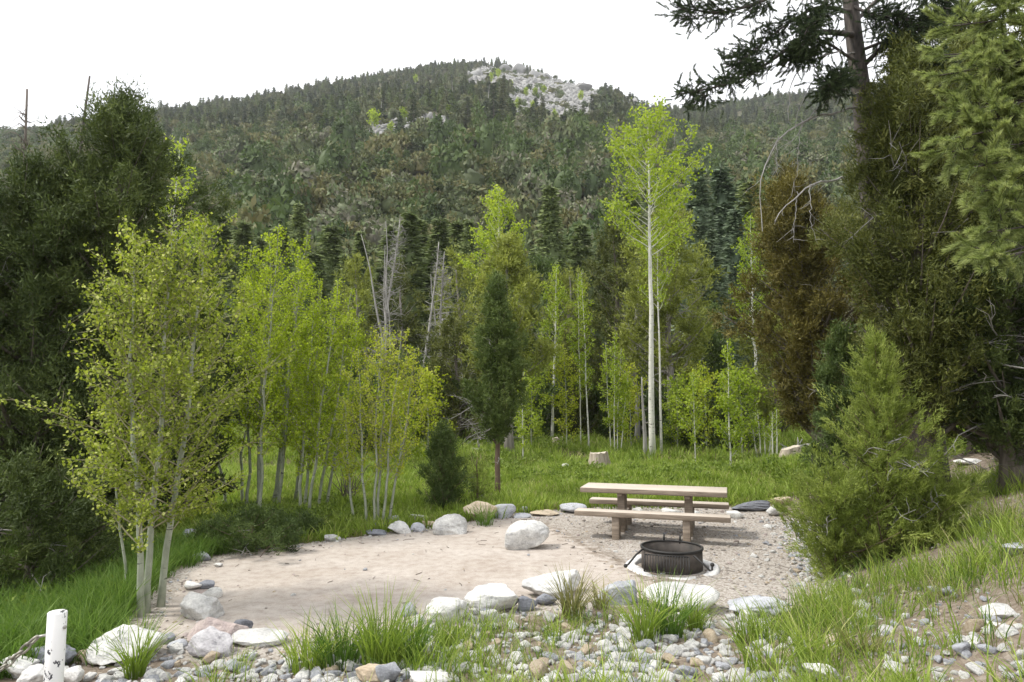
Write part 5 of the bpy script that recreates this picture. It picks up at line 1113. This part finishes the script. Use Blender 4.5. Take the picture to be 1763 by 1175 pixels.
stump(1031, 808, 34, 27, 'pale sawn stump in the meadow behind the picnic table', 1, .05)
stump(959, 766, 22, 12, 'small dark stump at the foot of the white aspen', 2)
stump(1250, 776, 15, 8, 'tiny stump in the far right grass', 3)
stump(1362, 792, 34, 20, 'old grey stump beside the white saplings', 4, .2)
def log_(px0, py0, px1, py1, rad, lab, mat='deadwood'):
    a = hit(px0, py0); b = hit(px1, py1); n = 8; P = np.array([a + (b - a) * s for s in np.linspace(0, 1, n)]); P[:, 2] = terrain(P[:, 0], P[:, 1]) + rad * .8; r = np.random.default_rng(int(px0))
    P[:, :2] += r.normal(size=(n, 2)) * rad * .3; t = thing('fallen_log', lab, 'log', a); ob('log_body', MB().tube(P - a, np.linspace(rad, rad * .7, n), 9).mesh('log_body', M[mat], True), t)
    for q in range(3): ob('branch_stub', MB().tube(wander(P[2 + q] - a, (r.normal(), r.normal(), .8), rad * 4, 2, r, .2), [rad * .3, rad * .25, rad * .1], 5).mesh('branch_stub', M[mat], True), t)
log_(812, 780, 850, 782, .11, 'grey fallen log behind the slender juniper')
log_(900, 764, 945, 767, .10, 'pale fallen log at the foot of the white aspen')
log_(1345, 782, 1398, 772, .12, 'grey log lying on the old stump at the meadow end')
log_(985, 812, 1015, 806, .05, 'short pale log end left of the sawn stump')
# tangle of grey dead branches behind the slender juniper
p = hit(842, 775); r = np.random.default_rng(91); tg = MB()
for i in range(46):
    a = r.uniform(0, 6.28); P = wander((r.normal() * .2, r.normal() * .2, r.uniform(.3, 2.2)), (math.cos(a) * 1.3, math.sin(a) * .6, r.uniform(-.35, .5)), r.uniform(.9, 2.1), 6, r, .2, -.02); tg.tube(P, np.linspace(.02, .005, 7), 4, False)
    for q in range(4): k = r.integers(2, 6); tg.tube(wander(P[k], P[k] - P[k - 1] + r.normal(size=3) * .15, .5, 3, r, .25), [.008, .006, .005, .003], 3, False)
tg.tube([(0, 0, -.2), (.1, 0, 1.2), (0, .1, 2.6)], [.14, .11, .05], 8)
setp(ob('dead_shrub', tg.mesh('dead_shrub', M['deadwood'], True), None, tuple(p)), 'tangle of bare grey branches behind the slender juniper', 'dead shrub')
p = hit(598, 868); tg = MB()
for i in range(22):
    a = r.uniform(0, 6.28); tg.tube(wander((r.normal() * .08, r.normal() * .08, -.05), (math.cos(a) * .4, math.sin(a) * .4, 1), r.uniform(.6, 1.3), 6, r, .14), np.linspace(.014, .004, 7), 4, False)
setp(ob('dead_shrub', tg.mesh('bare_bush', M['bark_jun'], True), None, tuple(p)), 'dark bare-stemmed bush behind the sparse yellow-green clump', 'dead shrub')

# ================================================================== grass
def tufts(n, xr, yr, dens, seed):
    r = np.random.default_rng(seed); x = r.uniform(*xr, n); y = r.uniform(*yr, n); k = (r.uniform(size=n) < dens(x, y)) & (np.abs(x) < .82 * y + .6); x, y = x[k], y[k]; return x, y, terrain(x, y), r
def grass(name, src, n, xr, yr, dens, smin, smax, seed, lab, ns):
    x, y, z, r = tufts(n, xr, yr, dens, seed); m = len(x); s = r.uniform(smin, smax, m) * (1 + .35 * fbm(x * .8, y * .8, seed, 2))
    o = scatter(name, S[src], points_mesh(name, np.stack([x, y, z - .01], 1), np.stack([r.normal(size=m) * .12, r.normal(size=m) * .12, r.uniform(0, 6.28, m)], 1), np.stack([s, s, s], 1), ns)); setp(o, lab, 'grass', kind='stuff')
def d_meadow(x, y):
    sd = pad_sd(x, y); q = sstep(.12, .5, sd) * np.clip(sstep(10.2, 12.0, y - .5 * (x + 3)) + (x < -2.6) * (y > 10.6), 0, 1)
    return q * np.clip(1.15 + .9 * fbm(x * .5, y * .5, 12, 2), .15, 1) * (1 - .75 * sstep(3.8, 5.5, x) * (y < 14))
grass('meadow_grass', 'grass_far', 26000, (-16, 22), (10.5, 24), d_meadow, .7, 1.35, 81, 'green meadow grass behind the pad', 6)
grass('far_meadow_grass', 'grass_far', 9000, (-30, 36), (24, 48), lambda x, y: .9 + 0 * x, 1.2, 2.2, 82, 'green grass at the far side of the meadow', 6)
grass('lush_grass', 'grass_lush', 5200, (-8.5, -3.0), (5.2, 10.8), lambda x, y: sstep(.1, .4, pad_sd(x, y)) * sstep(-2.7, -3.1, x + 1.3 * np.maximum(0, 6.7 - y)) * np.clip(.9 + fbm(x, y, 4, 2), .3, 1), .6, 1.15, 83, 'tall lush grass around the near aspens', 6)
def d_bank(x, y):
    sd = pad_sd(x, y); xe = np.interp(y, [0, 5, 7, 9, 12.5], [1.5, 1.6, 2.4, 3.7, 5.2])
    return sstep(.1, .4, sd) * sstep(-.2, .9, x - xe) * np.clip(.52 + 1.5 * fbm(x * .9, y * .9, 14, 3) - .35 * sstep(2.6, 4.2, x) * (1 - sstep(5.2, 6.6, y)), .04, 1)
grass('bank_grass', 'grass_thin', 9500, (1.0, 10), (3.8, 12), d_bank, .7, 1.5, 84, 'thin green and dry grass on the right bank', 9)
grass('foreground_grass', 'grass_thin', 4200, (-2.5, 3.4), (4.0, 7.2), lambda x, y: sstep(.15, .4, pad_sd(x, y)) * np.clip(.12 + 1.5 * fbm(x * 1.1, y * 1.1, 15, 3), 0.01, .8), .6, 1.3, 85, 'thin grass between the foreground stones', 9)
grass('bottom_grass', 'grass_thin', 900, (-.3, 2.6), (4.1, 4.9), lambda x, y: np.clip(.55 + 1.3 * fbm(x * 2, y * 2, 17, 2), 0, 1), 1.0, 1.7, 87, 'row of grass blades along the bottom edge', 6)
x, y, z, r = tufts(2600, (-8.5, -2.6), (7.4, 16), lambda x, y: sstep(.25, .7, pad_sd(x, y)) * np.clip(.35 + 1.2 * fbm(x * .7, y * .7, 16, 2), 0, 1), 86)
o = scatter('undergrowth', S['forb'], points_mesh('undergrowth', np.stack([x, y, z + .03], 1), np.stack([r.normal(size=len(x)) * .2, r.normal(size=len(x)) * .2, r.uniform(0, 6.28, len(x))], 1), r.uniform(.7, 1.5, len(x)), 5)); setp(o, 'leafy green undergrowth beneath the left aspens', 'undergrowth', kind='stuff')
x, y, z, r = tufts(5000, (-12, 16), (13, 40), lambda x, y: np.clip(-.05 + 1.3 * fbm(x * .25, y * .25, 18, 2) + .35 * sstep(26, 34, y), 0, 1), 89)
o = scatter('meadow_weeds', S['forb'], points_mesh('meadow_weeds', np.stack([x, y, z + .05], 1), np.stack([0 * x, 0 * x, r.uniform(0, 6.28, len(x))], 1), r.uniform(1.0, 2.2, len(x)) * (1 + .5 * sstep(26, 36, y)), 5)); setp(o, 'leafy weeds scattered through the meadow', 'weeds', kind='stuff')
# single tufts
TU = [(232, 1168, 1086, 'grass', 'grass tuft in front of the big white rock by the post', 90, .07), (530, 1150, 1075, 'grass', 'left spread of the tall foreground grass', 120, .16), (590, 1148, 1060, 'grass_lush', 'second clump of the tall foreground grass', 150, .18), (655, 1150, 1035, 'grass', 'tallest clump of the foreground grass', 170, .16), (705, 1140, 1062, 'grass_lush', 'right clump of the tall foreground grass', 120, .12),
      (770, 1112, 1068, 'grass', 'small tuft right of the tall foreground grass', 50, .07), (985, 1064, 990, 'grass_dry', 'yellowish seeding tuft before the brightest rock', 120, .09), (1035, 1050, 1000, 'grass_dry', 'thin seeding tuft right of the yellowish one', 50, .08), (1108, 1110, 1012, 'grass', 'big green tuft left of centre before the long white rock', 110, .09), (1150, 1098, 1005, 'grass_lush', 'dark green tuft before the long white rock', 130, .13), (1195, 1085, 1028, 'grass', 'right tuft before the long white rock', 80, .10),
      (835, 905, 868, 'grass_lush', 'grass tuft growing before the rounded tan boulder', 90, .14), (1285, 1110, 1050, 'grass', 'tuft below the right blue-grey boulder', 60, .1), (1400, 1140, 1060, 'grass', 'loose tuft in the lower right grass', 70, .14), (1320, 1160, 1085, 'grass', 'broad loose tuft at the lower right', 80, .16), (1480, 1130, 1070, 'grass_dry', 'pale dry tuft on the lower right bank', 60, .14)]
for i, (cx, by, ty, m_, lab, n_, rd) in enumerate(TU):
    p = hit(cx, by); h_ = (by - ty) * p[1] / F0 * 1.1
    setp(ob('grass_tuft', grass_tuft(4000 + i, M[m_], int(n_ * 1.1), h_ * 1.1, .010, rd, .75, tlo=.15), None, tuple(p)), lab, 'grass tuft')

# twigs and dead needles lying on the pad
r = np.random.default_rng(97); lt = MB()
for i in range(420):
    x = r.uniform(-4.6, 5.2); y = r.uniform(6.3, 14); 
    if r.uniform() > (.25 if pad_sd(np.array([x]), np.array([y]))[0] < -.6 else 1): continue
    a = r.uniform(0, 6.28); ln = r.uniform(.03, .16) * (1 + 1.2 * (r.uniform() < .1)); P = wander((x, y, 0), (math.cos(a), math.sin(a), 0), ln, 3, r, .18)
    P[:, 2] = terrain(P[:, 0], P[:, 1]) + .006 + r.uniform(0, .006, 4); lt.tube(P, r.uniform(.002, .0045), 4, False)
setp(ob('twig_litter', lt.mesh('twig_litter', M['bark_jun'])), 'dead twigs and needles lying on the dirt pad', 'litter', kind='stuff')

# ================================================================== air
HAZE = 0.0002
if HAZE > 0:
    hm = bpy.data.materials.new('haze_air'); hm.use_nodes = True; hn = hm.node_tree.nodes; hl = hm.node_tree.links; hn.remove(hn['Principled BSDF'])
    pv = hn.new('ShaderNodeVolumePrincipled'); pv.inputs['Color'].default_value = (.93, .95, 1, 1); pv.inputs['Density'].default_value = HAZE; pv.inputs['Anisotropy'].default_value = .2
    hl.new(pv.outputs[0], hn['Material Output'].inputs['Volume'])
    mb = MB(); mb.box((0, 405, 190), (1120, 450, 215)); o = ob('haze', mb.mesh('haze', hm)); setp(o, 'thin pale air haze over the whole valley', 'haze', kind='stuff')
